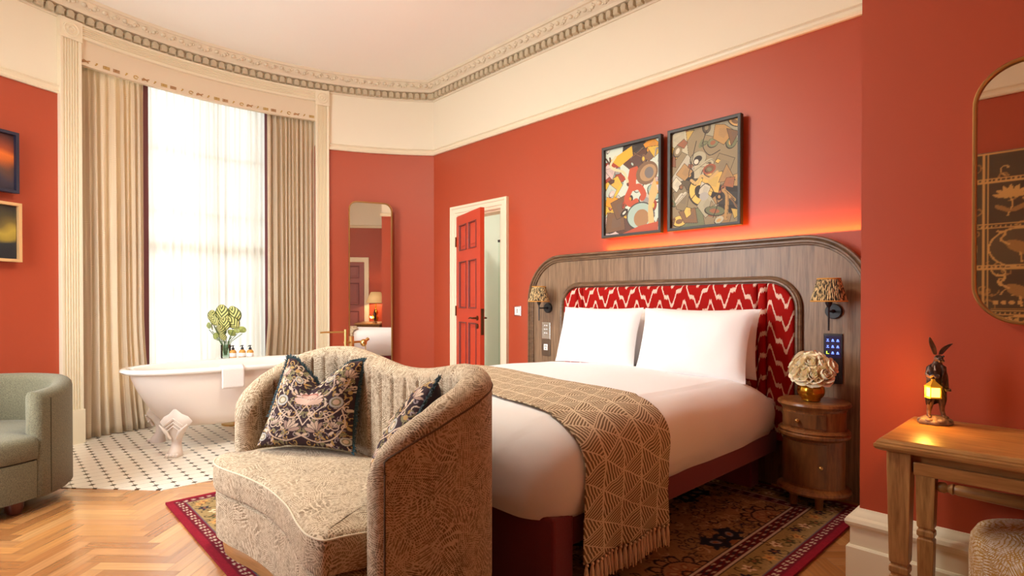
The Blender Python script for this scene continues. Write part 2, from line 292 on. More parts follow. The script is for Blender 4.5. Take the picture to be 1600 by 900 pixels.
# ------------------------------------------------------------------ mesh helpers
class MB:
    def __init__(s): s.v = []; s.f = []; s.uv = {}; s.col = None
    def add(s, vs_, fs_):
        b = len(s.v); s.v += [tuple(p) for p in vs_]; s.f += [tuple(b + i for i in f) for f in fs_]; return b
    def box(s, x0, x1, y0, y1, z0, z1, T=None):
        p = [(x0, y0, z0), (x1, y0, z0), (x1, y1, z0), (x0, y1, z0), (x0, y0, z1), (x1, y0, z1), (x1, y1, z1), (x0, y1, z1)]
        if T: p = [T(q) for q in p]
        s.add(p, [(0, 3, 2, 1), (4, 5, 6, 7), (0, 1, 5, 4), (1, 2, 6, 5), (2, 3, 7, 6), (3, 0, 4, 7)])
    def rings(s, rings, closed=True, cap0=True, cap1=True):
        n = len(rings[0]); b = len(s.v)
        for r in rings: s.v += [tuple(p) for p in r]
        m = n if closed else n - 1
        for i in range(len(rings) - 1):
            for j in range(m):
                k = (j + 1) % n; s.f.append((b + i * n + j, b + i * n + k, b + (i + 1) * n + k, b + (i + 1) * n + j))
        if closed and cap0: s.f.append(tuple(b + j for j in reversed(range(n))))
        if closed and cap1: s.f.append(tuple(b + (len(rings) - 1) * n + j for j in range(n)))
    def lathe(s, prof, c=(0, 0), n=28, sx=1, sy=1, cap=True, wob=None):
        R = []
        for r, z in prof:
            R.append([(c[0] + r * sx * math.cos(2 * PI * k / n) * (wob(k, z) if wob else 1), c[1] + r * sy * math.sin(2 * PI * k / n) * (wob(k, z) if wob else 1), z) for k in range(n)])
        s.rings(R, True, cap, cap)
    def tube(s, pts, r, n=10, cap=True, flat=1.0):
        pts = [Vector(p) for p in pts]; R = []
        up = Vector((0, 0, 1))
        for i, p in enumerate(pts):
            t = (pts[min(i + 1, len(pts) - 1)] - pts[max(i - 1, 0)]).normalized()
            a = t.cross(up)
            if a.length < 1e-3: a = t.cross(Vector((0, 1, 0)))
            a.normalize(); b_ = t.cross(a).normalized()
            rr = r[i] if isinstance(r, (list, tuple)) else r
            R.append([p + a * math.cos(2 * PI * k / n) * rr + b_ * math.sin(2 * PI * k / n) * rr * flat for k in range(n)])
        s.rings(R, True, cap, cap)
    def ball(s, c, r, n=12, sc_=(1, 1, 1)):
        R = []
        for i in range(n + 1):
            a = PI * i / n; rr = max(math.sin(a), 0.001) * r
            R.append([(c[0] + rr * math.cos(2 * PI * k / (n * 2)) * sc_[0], c[1] + rr * math.sin(2 * PI * k / (n * 2)) * sc_[1], c[2] - r * math.cos(a) * sc_[2]) for k in range(n * 2)])
        s.rings(R)
    def grid(s, fn, nu, nv, uv=None):
        b = len(s.v)
        for j in range(nv + 1):
            for i in range(nu + 1): s.v.append(tuple(fn(i / nu, j / nv)))
        for j in range(nv):
            for i in range(nu):
                q = (b + j * (nu + 1) + i, b + j * (nu + 1) + i + 1, b + (j + 1) * (nu + 1) + i + 1, b + (j + 1) * (nu + 1) + i)
                s.f.append(q)
        if uv:
            for j in range(nv + 1):
                for i in range(nu + 1): s.uv[b + j * (nu + 1) + i] = uv(i / nu, j / nv)
    def prism(s, outline, y0, y1, axis='y'):
        """outline (a, z) extruded between y0 and y1"""
        f = (lambda a, z, y: (a, y, z)) if axis == 'y' else ((lambda a, z, y: (y, a, z)) if axis == 'x' else (lambda a, b, z: (a, b, z)))
        s.rings([[f(a, z, y0) for a, z in outline], [f(a, z, y1) for a, z in outline]])
    def build(s, name, mat, parent=None, smooth=40, bevel=0, bseg=2, sub=0, solid=0, recalc=True, origin=None):
        me = bpy.data.meshes.new(name)
        if parent is not None:
            o0 = Vector(parent.location) if parent.type == 'EMPTY' else Vector(parent['o0'])
        elif origin is not None: o0 = Vector(origin)
        else:
            a = np.array(s.v); lo = a.min(0); hi = a.max(0); o0 = Vector(((lo[0] + hi[0]) / 2, (lo[1] + hi[1]) / 2, lo[2]))
        me.from_pydata([tuple(Vector(p) - o0) for p in s.v], [], s.f)
        if s.uv:
            ul = me.uv_layers.new(name='UVMap')
            idx = np.zeros(len(me.loops), dtype=np.int32); me.loops.foreach_get('vertex_index', idx)
            tab = np.zeros((len(s.v), 2), dtype=np.float32)
            for k, q in s.uv.items(): tab[k] = q
            ul.data.foreach_set('uv', tab[idx].ravel())
        if s.col is not None:
            ca = me.color_attributes.new(name='Col', type='FLOAT_COLOR', domain='POINT')
            ca.data.foreach_set('color', np.asarray(s.col, dtype=np.float32).ravel())
        if recalc:
            bm = bmesh.new(); bm.from_mesh(me); bmesh.ops.recalc_face_normals(bm, faces=bm.faces); bm.to_mesh(me); bm.free()
        if smooth:
            me.polygons.foreach_set('use_smooth', [True] * len(me.polygons)); me.set_sharp_from_angle(angle=math.radians(smooth))
        me.materials.append(mat); me.update()
        o = bpy.data.objects.new(name, me); C.objects.link(o)
        if parent is not None: o.parent = parent
        else: o.location = o0
        o['o0'] = tuple(o0)
        if solid: md = o.modifiers.new('solid', 'SOLIDIFY'); md.thickness = solid; md.offset = 0
        if bevel: md = o.modifiers.new('bevel', 'BEVEL'); md.width = bevel; md.segments = bseg; md.limit_method = 'ANGLE'; md.angle_limit = math.radians(35)
        if sub: md = o.modifiers.new('sub', 'SUBSURF'); md.levels = sub; md.render_levels = sub
        return o
def tag(o, label, cat, group=None):
    o['label'] = label; o['category'] = cat
    if group: o['group'] = group
    return o
def thing(name, label, cat, loc, group=None):
    o = bpy.data.objects.new(name, None); C.objects.link(o); o.location = loc; o.empty_display_size = 0.05
    return tag(o, label, cat, group)
def struct(o): o['kind'] = 'structure'; return o
def dup(root, loc=None, label=None, rotz=None):
    def cp(o, par):
        c = o.copy(); C.objects.link(c)
        if par is not None: c.parent = par
        for ch in [q for q in list(C.objects) if q.parent == o]: cp(ch, c)
        return c
    r = cp(root, None)
    if loc is not None: r.location = loc
    if rotz is not None: r.rotation_euler.z = rotz
    if label: r['label'] = label
    return r
def catmull(P, n=8, closed=False):
    P = [np.array(p, float) for p in P]; out = []; m = len(P)
    for i in range(m if closed else m - 1):
        g = (lambda k: P[k % m]) if closed else (lambda k: P[min(max(k, 0), m - 1)])
        a, b, c, d = g(i - 1), g(i), g(i + 1), g(i + 2)
        for k in range(n):
            t = k / n; out.append(0.5 * (2 * b + (c - a) * t + (2 * a - 5 * b + 4 * c - d) * t * t + (3 * b - a - 3 * c + d) * t ** 3))
    if not closed: out.append(P[-1])
    return out
def rrect(x0, x1, z0, z1, r, n=10, rb=None):
    """rounded rectangle outline, r = top corner radius, rb = bottom corner radius"""
    rb = r if rb is None else rb; o = []
    for cx, cz, a0, q in ((x1 - r, z1 - r, 0, r), (x0 + r, z1 - r, 90, r), (x0 + rb, z0 + rb, 180, rb), (x1 - rb, z0 + rb, 270, rb)):
        if q <= 0: o.append((cx, cz)); continue
        for k in range(n + 1):
            a = math.radians(a0 + 90 * k / n); o.append((cx + q * math.cos(a), cz + q * math.sin(a)))
    return o
def frame_sweep(mb, outline, prof, Y, closed=True, T=None):
    """moulding along an (x,z) outline; prof = (inward, toward the room) pairs"""
    n = len(outline); R = []
    area_ = sum(outline[i][0] * outline[(i + 1) % n][1] - outline[(i + 1) % n][0] * outline[i][1] for i in range(n)); sg = 1 if area_ > 0 else -1
    for i in range(n):
        if closed: a, b = outline[i - 1], outline[(i + 1) % n]
        else: a, b = outline[max(i - 1, 0)], outline[min(i + 1, n - 1)]
        p = outline[i]
        d1 = Vector((p[0] - a[0], p[1] - a[1])); d2 = Vector((b[0] - p[0], b[1] - p[1]))
        if d1.length < 1e-9: d1 = d2
        if d2.length < 1e-9: d2 = d1
        d1.normalize(); d2.normalize(); t = (d1 + d2).normalized(); nx, nz = -t.y * sg, t.x * sg
        sc_ = 1 / max(0.4, t.dot(d1))
        ring = [(p[0] + nx * q * sc_, Y - h, p[1] + nz * q * sc_) for q, h in prof]
        if T: ring = [T(r) for r in ring]
        R.append(ring)
    if closed: R.append(R[0])
    mb.rings(R, True, not closed, not closed)

class Cv:
    """small raster canvas, x right, y up, both in metres"""
    def __init__(s, w, h, res, bg_):
        s.nx = int(w / res) + 1; s.ny = int(h / res) + 1; s.res = res; s.w = w; s.h = h
        s.X, s.Y = np.meshgrid(np.arange(s.nx) * res, np.arange(s.ny) * res); s.a = np.ones((s.ny, s.nx, 3)) * np.array(bg_)
    def win(s, x0, x1, y0, y1):
        i0 = max(0, int(x0 / s.res)); i1 = min(s.nx, int(x1 / s.res) + 2); j0 = max(0, int(y0 / s.res)); j1 = min(s.ny, int(y1 / s.res) + 2)
        return (slice(j0, max(j0, j1)), slice(i0, max(i0, i1)))
    def put(s, wn, mask, col): s.a[wn][mask] = col
    def ell(s, cx, cy, rx, ry, ang, col, hollow=0):
        r = max(rx, ry); wn = s.win(cx - r, cx + r, cy - r, cy + r); x = s.X[wn] - cx; y = s.Y[wn] - cy; c, n = math.cos(ang), math.sin(ang)
        d = ((x * c + y * n) / rx) ** 2 + ((-x * n + y * c) / ry) ** 2; mk = d < 1
        if hollow: mk &= d > (1 - hollow)
        s.put(wn, mk, col)
    def poly(s, P, col, shade=None):
        P = np.array(P); wn = s.win(P[:, 0].min(), P[:, 0].max(), P[:, 1].min(), P[:, 1].max()); x = s.X[wn]; y = s.Y[wn]; ins = np.zeros(x.shape, bool)
        for i in range(len(P)):
            (x1, y1), (x2, y2) = P[i], P[(i + 1) % len(P)]
            if y1 == y2: continue
            cnd = ((y1 > y) != (y2 > y)) & (x < (x2 - x1) * (y - y1) / (y2 - y1) + x1); ins ^= cnd
        s.put(wn, ins, col)
    def line(s, P, wd, col):
        for (x1, y1), (x2, y2) in zip(P[:-1], P[1:]):
            wn = s.win(min(x1, x2) - wd, max(x1, x2) + wd, min(y1, y2) - wd, max(y1, y2) + wd); x = s.X[wn]; y = s.Y[wn]
            dx, dy = x2 - x1, y2 - y1; l2 = dx * dx + dy * dy + 1e-12; t_ = np.clip(((x - x1) * dx + (y - y1) * dy) / l2, 0, 1)
            s.put(wn, np.hypot(x - x1 - t_ * dx, y - y1 - t_ * dy) < wd / 2, col)
    def mesh(s, name, mat, fn, parent=None, smooth=60, solid=0):
        """fn(X, Y arrays) -> Nx3 positions"""
        mb = MB(); P = fn(s.X.ravel(), s.Y.ravel()); mb.v = [tuple(p) for p in P]
        ii, jj = np.meshgrid(np.arange(s.nx - 1), np.arange(s.ny - 1)); q = (jj * s.nx + ii).ravel()
        mb.f = [tuple(t_) for t_ in np.stack([q, q + 1, q + 1 + s.nx, q + s.nx], 1).tolist()]
        mb.col = np.concatenate([s.a.reshape(-1, 3), np.ones((s.nx * s.ny, 1))], 1)
        return mb.build(name, mat, parent, smooth=smooth, recalc=False, solid=solid)

# ------------------------------------------------------------------ room constants
CX, CY, RW = -2.86, 1.68, 3.28
YA, YR, XE, YB, XB, ZC = 3.80, -0.86, 1.15, 2.65, -0.68, 3.74   # headboard wall, rear wall, end wall, chimney front, chimney side, ceiling
RAIL = 2.911
def arc(R, deg): a = math.radians(deg); return (CX - R * math.cos(a), CY + R * math.sin(a))
def ang_at_y(R, y): return math.degrees(math.asin((y - CY) / R))
A0, A1 = ang_at_y(RW, YR), ang_at_y(RW, YA)       # ends of the bow
O0, O1 = -19.9, 17.1                              # window opening inside the casing
P0, P1 = -22.75, 19.65                            # outer edges of the casing

# ---- floor: herringbone at 45 degrees
mb = MB(); cols = []; Lp, Wp = 0.35, 0.07
s2 = math.sqrt(0.5)
rr = random.Random(3)
def plank(cx, cy, ang, tone):
    c, n = math.cos(ang), math.sin(ang); g = 0.0007
    pts = []
    for a, b in ((-Lp / 2 + g, -Wp / 2 + g), (Lp / 2 - g, -Wp / 2 + g), (Lp / 2 - g, Wp / 2 - g), (-Lp / 2 + g, Wp / 2 - g)):
        pts.append((cx + a * c - b * n, cy + a * n + b * c, 0.0))
    b0 = mb.add(pts, [(0, 1, 2, 3)]); o_ = rr.random() * 9
    for k, (uu, vv) in enumerate(((0, 0), (Lp, 0), (Lp, Wp), (0, Wp))): mb.uv[b0 + k] = (uu + o_, vv + o_ * 3)
    cols.extend([tone] * 4)
# work in rotated frame (p along 45deg, q across), herringbone cell: period (W, W) diagonal steps and (2L...) columns
base_cols = [rgb(188, 132, 78), rgb(176, 118, 66), rgb(198, 144, 88), rgb(164, 106, 58), rgb(190, 130, 72), rgb(182, 126, 76)]
nl = int(round(Lp / Wp))
for i in range(-110, 110):
    for j in range(-30, 30):
        # horizontal plank at p = i*W + j*L , q = i*W - j*L ; vertical plank adjoining
        p0 = i * Wp + j * Lp; q0 = i * Wp - j * Lp
        for k in (0, 1):
            if k == 0: pc, qc, an = p0 + Lp / 2, q0 + Wp / 2, 0
            else: pc, qc, an = p0 + Lp + Wp / 2 - 0, q0 + Lp / 2 - 0, PI / 2
            if k == 1: pc, qc = p0 + Wp / 2, q0 + Wp + Lp / 2
            # rotate so columns run along X
            x = (pc + qc) * s2 - 2.4; y = (-pc + qc) * s2 + 1.304
            if -5.6 < x < 1.4 and -1.1 < y < 4.0:
                t0_ = base_cols[rr.randrange(6)]; f_ = rr.uniform(0.88, 1.1)
                plank(x, y, an - PI / 4, (t0_[0] * f_, t0_[1] * f_, t0_[2] * f_, 1))
mb.col = cols
fl = struct(mb.build('floor', M['floor'], smooth=0, recalc=False, origin=(0, 0, 0)))
mb = MB(); mb.box(-6.9, 1.4, -1.1, 7.0, -0.12, -0.002); sub = struct(mb.build('floor_base', plain('floor joint brown', rgb(96, 62, 36), 0.7), smooth=0))
# ---- tiled area by the window
poly = [(-4.07, 0.79), (-4.07, 2.55), (-4.95, 3.38), (-5.5, 3.78), (-6.7, 3.78), (-6.7, -0.2), (-4.95, -0.03)]
mb = MB(); mb.prism(poly, 0.0, 0.004, 'z'); struct(mb.build('floor_tiles', M['tiles'], smooth=0))
# ---- ceiling
mb = MB(); mb.box(-6.9, 1.4, -1.1, 4.0, ZC, ZC + 0.1); struct(mb.build('ceiling', M['ceiling'], smooth=0))

# ---- bow wall with the window opening
def arc_block(mb, a0, a1, R0, R1, z0, z1, n=24):
    R = []
    for k in range(n + 1):
        a = a0 + (a1 - a0) * k / n; p, q = arc(R0, a), arc(R1, a)
        R.append([(p[0], p[1], z0), (q[0], q[1], z0), (q[0], q[1], z1), (p[0], p[1], z1)])
    mb.rings(R)
ZO0, ZO1 = 0.28, 3.44
mb = MB()
arc_block(mb, A0 - 3, O0, RW, 3.75, 0, ZC); arc_block(mb, O1, A1 + 3, RW, 3.75, 0, ZC)
arc_block(mb, O0, O1, RW, 3.75, ZO1, ZC); arc_block(mb, O0, O1, 3.48, 3.75, 0, ZO0)
struct(mb.build('wall_left', M['wall'], smooth=35))
# ---- straight walls
DX0, DX1, DZ = -4.90, -4.18, 2.15
mb = MB()
mb.box(-5.75, DX0, YA, YA + 0.14, 0, ZC); mb.box(DX0, DX1, YA, YA + 0.14, DZ, ZC); mb.box(DX1, 1.4, YA, YA + 0.14, 0, ZC)
struct(mb.build('wall_back', M['wall'], smooth=0))
mb = MB(); mb.box(XB, XE, YB, YA, 0, ZC); struct(mb.build('wall_right', M['wall'], smooth=0))
WX0, WX1, WZ0, WZ1 = -4.60, -3.00, 0.55, 3.25     # window added for extra daylight, unseen beside the camera
mb = MB(); mb.box(-5.3, WX0, YR - 0.2, YR, 0, ZC); mb.box(WX1, 1.4, YR - 0.2, YR, 0, ZC); mb.box(WX0, WX1, YR - 0.2, YR, 0, WZ0); mb.box(WX0, WX1, YR - 0.2, YR, WZ1, ZC)
struct(mb.build('wall_front', M['wall'], smooth=0))
mb = MB()
mb.box(WX0 - 0.1, WX0 + 0.03, YR - 0.1, YR + 0.03, WZ0 - 0.1, WZ1 + 0.1); mb.box(WX1 - 0.03, WX1 + 0.1, YR - 0.1, YR + 0.03, WZ0 - 0.1, WZ1 + 0.1); mb.box(WX0, WX1, YR - 0.1, YR + 0.03, WZ1 - 0.03, WZ1 + 0.1); mb.box(WX0 - 0.1, WX1 + 0.1, YR - 0.1, YR + 0.06, WZ0 - 0.1, WZ0 + 0.02)
win_added = struct(mb.build('window_added', M['cream'], smooth=0))
mb = MB()
for z in (1.2, 1.88, 2.55): mb.box(WX0, WX1, YR - 0.08, YR - 0.05, z, z + 0.03)
for k in (1, 2): x_ = WX0 + (WX1 - WX0) * k / 3; mb.box(x_ - 0.012, x_ + 0.012, YR - 0.08, YR - 0.05, WZ0, WZ1)
mb.build('sash', M['cream'], win_added, smooth=0)
mb = MB(); mb.box(XE, XE + 0.12, YR, YB, 0, ZC); struct(mb.build('wall_end', M['wall'], smooth=0))

# ---- mouldings along bow + headboard wall (profile = (projection, z)), mitred in the corner
def run(prof, a0=A0, a1=None, wallA=(None, XB), n=60):
    mb = MB(); R = []
    full = a1 is None
    for k in range(n + 1):
        ring = []
        for o, z in prof:
            e = ang_at_y(RW - o, YA - o) if full else a1
            x, y = arc(RW - o, a0 + (e - a0) * k / n); ring.append((x, y, z))
        R.append(ring)
    if full and wallA:
        R.append([(wallA[1] + 0.0, YA - o, z) for o, z in prof])
    mb.rings(R); return mb
cor = [(-0.02, 3.66), (0.035, 3.66), (0.045, 3.668), (0.06, 3.672), (0.075, 3.685), (0.105, 3.70), (0.125, 3.715), (0.14, 3.718), (0.145, 3.728), (0.15, ZC + 0.01), (-0.02, ZC + 0.01)]
cor = [(-0.02, 3.54), (0.012, 3.54), (0.016, 3.553), (0.012, 3.558), (0.012, 3.628), (0.055, 3.632), (0.062, 3.644), (0.066, 3.655), (0.072, 3.66), (0.085, 3.672), (0.103, 3.69), (0.115, 3.708), (0.12, 3.714), (0.135, 3.716), (0.142, 3.728), (0.146, ZC + 0.01), (-0.02, ZC + 0.01)]
struct(run(cor, A0 + 0.5).build('trim_cornice', M['cornice'], smooth=30))
# dentils and leaf relief
def place_run(step, off, start=0.0):
    """(x, y, tangent, inward normal) stations along the bow and the headboard wall"""
    R = RW - off; e = ang_at_y(R, YA - off); out_ = []; a = A0 + 1.0; da = math.degrees(step / R)
    k = int((e - a) / da); a = e - da * (k + 0.5)
    while a < e:
        x, y = arc(R, a); r = math.radians(a); out_.append((x, y, Vector((math.sin(r), math.cos(r), 0)), Vector((math.cos(r), -math.sin(r), 0)))); a += da
    x0 = arc(R, e)[0] + step / 2
    while x0 < XB: out_.append((x0, YA - off, Vector((1, 0, 0)), Vector((0, -1, 0)))); x0 += step
    return out_
mb = MB()
arch = [(-0.027, 0.0), (0.027, 0.0), (0.029, 0.034), (0.024, 0.052), (0.010, 0.064), (-0.010, 0.064), (-0.024, 0.052), (-0.029, 0.034)]
for x, y, t, nn in place_run(0.074, 0.010):
    P = Vector((x, y, 3.562))
    q = [[P + t * a * sf + Vector((0, 0, b * sf + (1 - sf) * 0.03)) + nn * d for a, b in arch] for d, sf in ((0, 1), (0.036, 1), (0.046, 0.8))]
    mb.rings(q)
struct(mb.build('trim_dentils', M['dentil'], smooth=30))
mb = MB(); k = 0
for x, y, t, nn in place_run(0.078, 0.094):
    P = Vector((x, y, 3.683)); k += 1
    for da, db, r in ((0, 0, 0.019), (0.026, 0.008, 0.013), (-0.024, -0.01, 0.014), (0.012, 0.018, 0.011)) if k % 2 else ((0, 0.006, 0.022), (0.03, -0.008, 0.012)):
        c = P + t * da + Vector((0, 0, db)) + nn * (db * 0.9)
        mb.ball(c, r, 4, (1.25, 1.0, 0.8))
struct(mb.build('trim_leaf_relief', M['cornice'], smooth=60))
rail = [(-0.02, RAIL), (0.022, RAIL), (0.03, RAIL + 0.012), (0.022, RAIL + 0.03), (0.014, RAIL + 0.034), (0.018, RAIL + 0.05), (0.03, RAIL + 0.06), (0.018, RAIL + 0.07), (-0.02, RAIL + 0.074)]
struct(run(rail, A0, P0, None).build('trim_rail_window_left', M['cream'], smooth=30))
struct(run(rail, P1).build('trim_rail', M['cream'], smooth=30))
def straight(prof, p, q, nn):
    """moulding from p to q, projecting along nn"""
    mb = MB(); nn = Vector(nn); mb.rings([[Vector((*a, 0)) + nn * o + Vector((0, 0, z)) for o, z in prof] for a in (p, q)]); return mb
skirt = [(-0.01, 0.0), (0.04, 0.0), (0.04, 0.175), (0.034, 0.182), (0.028, 0.184), (0.028, 0.255), (0.033, 0.262), (0.042, 0.270), (0.046, 0.282), (0.040, 0.296), (0.026, 0.303), (0.022, 0.312), (0.012, 0.322), (0.006, 0.334), (-0.01, 0.336)]
def corner_run(prof):   # around the chimney breast, mitred
    mb = MB(); R = [[(XE, YB - o, z) for o, z in prof], [(XB - o, YB - o, z) for o, z in prof], [(XB - o, YA, z) for o, z in prof]]; mb.rings(R); return mb
struct(corner_run(skirt).build('baseboard_right', M['cream'], smooth=25))
struct(corner_run(rail).build('trim_rail_right', M['cream'], smooth=25))
struct(corner_run(cor).build('trim_cornice_right', M['cornice'], smooth=25))
struct(straight(rail, (-5.2, YR), (XE, YR), (0, 1, 0)).build('trim_rail_front', M['cream'], smooth=25))
struct(straight(cor, (-5.2, YR), (XE, YR), (0, 1, 0)).build('trim_cornice_front', M['cornice'], smooth=25))
struct(straight(rail, (XE, YR), (XE, YB), (-1, 0, 0)).build('trim_rail_end', M['cream'], smooth=25))
struct(straight(cor, (XE, YR), (XE, YB), (-1, 0, 0)).build('trim_cornice_end', M['cornice'], smooth=25))
struct(straight(skirt, (XE, 1.0), (XE, YB), (-1, 0, 0)).build('baseboard_end', M['cream'], smooth=25))
struct(straight(skirt, (-5.2, YR), (XE, YR), (0, 1, 0)).build('baseboard_front', M['cream'], smooth=25))
struct(straight(skirt, (-5.42, YA), (-5.04, YA), (0, -1, 0)).build('baseboard_back', M['cream'], smooth=25))
struct(run(skirt, A0, P0, None).build('baseboard_left', M['cream'], smooth=25))
mb = run(skirt, P1, ang_at_y(RW, YA - 0.06), None); struct(mb.build('baseboard_left_far', M['cream'], smooth=25))

# ---- window casing: fluted pilasters, roundels, fluted header
def flutes(w_, nf, m_=0.022, d=0.012, base_=0.04):
    P = [(0, -0.02), (0, base_ - 0.008), (0.004, base_), (m_ - 0.003, base_)]
    pw = (w_ - 2 * m_) / nf
    for k in range(nf):
        x0 = m_ + pw * k
        P += [(x0 + pw * 0.12, base_ - 0.001), (x0 + pw * 0.25, base_ - d), (x0 + pw * 0.75, base_ - d), (x0 + pw * 0.88, base_ - 0.001)]
    return P + [(w_ - m_ + 0.003, base_), (w_ - 0.004, base_), (w_, base_ - 0.008), (w_, -0.02)]
mb = MB()
for a0, a1 in ((P0, O0), (O1, P1)):
    W_ = math.radians(a1 - a0) * RW; pr = flutes(W_, 6)
    def cs(z): return [(*arc(RW - d, a0 + (a1 - a0) * x / W_), z) for x, d in pr]
    mb.rings([cs(0.29), cs(3.385)])
    arc_block(mb, a0 - 0.05, a1 + 0.05, RW - 0.052, RW + 0.02, 0.0, 0.29, 4)
    arc_block(mb, a0 - 0.02, a1 + 0.02, RW - 0.046, RW + 0.02, 3.385, 3.55, 4)
    am = (a0 + a1) / 2; c = arc(RW - 0.044, am); r = math.radians(am); t = Vector((math.sin(r), math.cos(r), 0)); nn = Vector((math.cos(r), -math.sin(r), 0)); cc = Vector((c[0], c[1], 3.465))
    R = []
    for rad, hh in ((0.062, 0), (0.060, 0.010), (0.052, 0.012), (0.046, 0.004), (0.036, 0.004), (0.032, 0.012), (0.024, 0.012), (0.020, 0.005), (0.012, 0.006), (0.008, 0.012), (0.001, 0.013)):
        R.append([cc + t * math.cos(2 * PI * k / 28) * rad + Vector((0, 0, 1)) * math.sin(2 * PI * k / 28) * rad + nn * hh for k in range(28)])
    mb.rings(R)
prh = flutes(0.125, 5, 0.02, 0.010)
R = []
for k in range(41):
    a = O0 + (O1 - O0) * k / 40; R.append([(*arc(RW - d, a), 3.425 + x) for x, d in prh])
mb.rings(R)
struct(mb.build('trim_window', M['cream'], smooth=28))
# ---- sash window
win = struct(MB.build((lambda m_: (arc_block(m_, O0, O0 + 1.6, 3.56, 3.68, ZO0, ZO1, 2), arc_block(m_, O1 - 1.6, O1, 3.56, 3.68, ZO0, ZO1, 2), arc_block(m_, O0, O1, 3.56, 3.68, ZO1 - 0.07, ZO1, 20), arc_block(m_, O0, O1, 3.5, 3.7, ZO0, ZO0 + 0.05, 20)) and m_)(MB()), 'window_1', M['cream'], smooth=30))
mb = MB()
for z in (0.36, 1.30, 2.10, 2.72): arc_block(mb, O0 + 1.6, O1 - 1.6, 3.60, 3.63, z, z + 0.028, 20)
arc_block(mb, O0 + 1.6, O1 - 1.6, 3.58, 3.66, 1.72, 1.80, 20)
for k in range(1, 4):
    a = O0 + (O1 - O0) * k / 4; arc_block(mb, a - 0.2, a + 0.2, 3.60, 3.63, ZO0, ZO1, 1)
mb.build('sash', M['cream'], win, smooth=30)
mb = MB(); arc_block(mb, O0 + 1, O1 - 1, 3.612, 3.616, ZO0 + 0.04, ZO1 - 0.05, 20); mb.build('window_pane', M['glass'], win, smooth=30)
mb = MB(); arc_block(mb, O0, O1, 3.475, 3.60, ZO0 - 0.03, ZO0 + 0.01, 20); struct(mb.build('windowsill', M['cream'], smooth=30))
mb = MB(); arc_block(mb, -11.6, -9.75, 3.405, 3.415, 0.01, 3.42, 4); arc_block(mb, 8.45, 10.2, 3.405, 3.415, 0.01, 3.42, 4); struct(mb.build('trim_window_lining', M['dark_reveal'], smooth=30))

# ---- bathroom door opening: casing, door leaf, bathroom behind
mb = MB(); cs_ = [(0, 0), (0, 0.016), (0.01, 0.022), (0.03, 0.020), (0.036, 0.028), (0.075, 0.030), (0.082, 0.038), (0.10, 0.040), (0.108, 0.034), (0.108, 0)]
out_path = [(DX0 + 0.0, 0), (DX0, DZ), (DX1, DZ), (DX1, 0)]
def casing(path, Y, T=None):
    mb = MB(); R = []
    sgn = [(-1, 0), (-1, 1), (1, 1), (1, 0)]
    for (x, z), (sx_, sz_) in zip(path, sgn):
        ring = [(x + sx_ * (q - 0.0), Y - h, z + sz_ * q) for q, h in cs_]
        if T: ring = [T(r) for r in ring]
        R.append(ring)
    mb.rings(R); return mb
struct(casing(out_path, YA).build('trim_door', M['cream'], smooth=25))
mb = MB(); mb.box(DX0 - 0.001, DX0 + 0.02, YA, YA + 0.14, 0, DZ); mb.box(DX1 - 0.02, DX1 + 0.001, YA, YA + 0.14, 0, DZ); mb.box(DX0, DX1, YA, YA + 0.14, DZ - 0.02, DZ)
struct(mb.build('trim_door_jamb', M['cream'], smooth=0))
def door_leaf(name, w_, h_, mat, bead, knob_side=1):
    """leaf in local coordinates: hinge at x=0, front face y=0 looking to -y, thickness to +y"""
    mb = MB(); cols_x = (0.105, w_ / 2 - 0.035, w_ / 2 + 0.035, w_ - 0.105); rows = ((0.22, 0.985), (1.13, 1.635), (1.75, 2.03))
    f_, t_ = 0.0, 0.045
    xs = [0, cols_x[0], cols_x[1], cols_x[2], cols_x[3], w_]; zs = [0.008, 0.22, 0.985, 1.13, 1.635, 1.75, 2.03, h_]
    for i in range(5):
        for j in range(7):
            hole = i in (1, 3) and j in (1, 3, 5)
            y_ = 0.012 if hole else 0.0
            mb.box(xs[i], xs[i + 1], y_, t_ - y_, zs[j], zs[j + 1])
    lf = mb.build(name, mat, None, smooth=0, origin=(0, 0, 0)); struct(lf)
    for i in (1, 3):
        for j in (1, 3, 5):
            m2 = MB(); o_ = [(xs[i], zs[j]), (xs[i + 1], zs[j]), (xs[i + 1], zs[j + 1]), (xs[i], zs[j + 1])]
            frame_sweep(m2, o_, [(0, -0.002), (0, 0.006), (0.006, 0.009), (0.012, 0.004), (0.016, -0.012), (0, -0.012)], 0.0)
            m2.build('panel_moulding', bead, lf, smooth=30)
            m3 = MB(); ins = 0.045; m3.box(xs[i] + ins, xs[i + 1] - ins, 0.003, 0.013, zs[j] + ins, zs[j + 1] - ins); m3.build('door_panel', mat, lf, smooth=0, bevel=0.006)
    return lf
door = door_leaf('door_1', 0.735, 2.135, M['reddoor'], M['bead'])
door.location = (DX0 + 0.012, YA - 0.035, 0); door.rotation_euler.z = math.radians(-19.0)
def hardware(lf, x, side=1):
    hw = MB()
    for zz_, r in ((1.035, 0.024), (0.955, 0.026)):
        for ys, yd in ((0, -1), (0.045, 1)):
            hw.rings([[(x + r * math.cos(2 * PI * k / 20), ys + yd * h, zz_ + r * math.sin(2 * PI * k / 20)) for k in range(20)] for h in (0, 0.008, 0.012)])
    for yd, ys in ((-1, 0), (1, 0.045)):
        hw.tube([(x, ys, 1.035), (x, ys + yd * 0.05, 1.035), (x - side * 0.02, ys + yd * 0.058, 1.035), (x - side * 0.06, ys + yd * 0.056, 1.040), (x - side * 0.11, ys + yd * 0.056, 1.030)], [0.008, 0.008, 0.009, 0.008, 0.006], 8)
    h = hw.build('handle', M['bronze'], lf, smooth=40)
    m2 = MB(); m2.box(0.733, 0.738, 0.008, 0.037, 0.87, 1.13); m2.build('latch_plate', M['bronze'], lf, smooth=0)
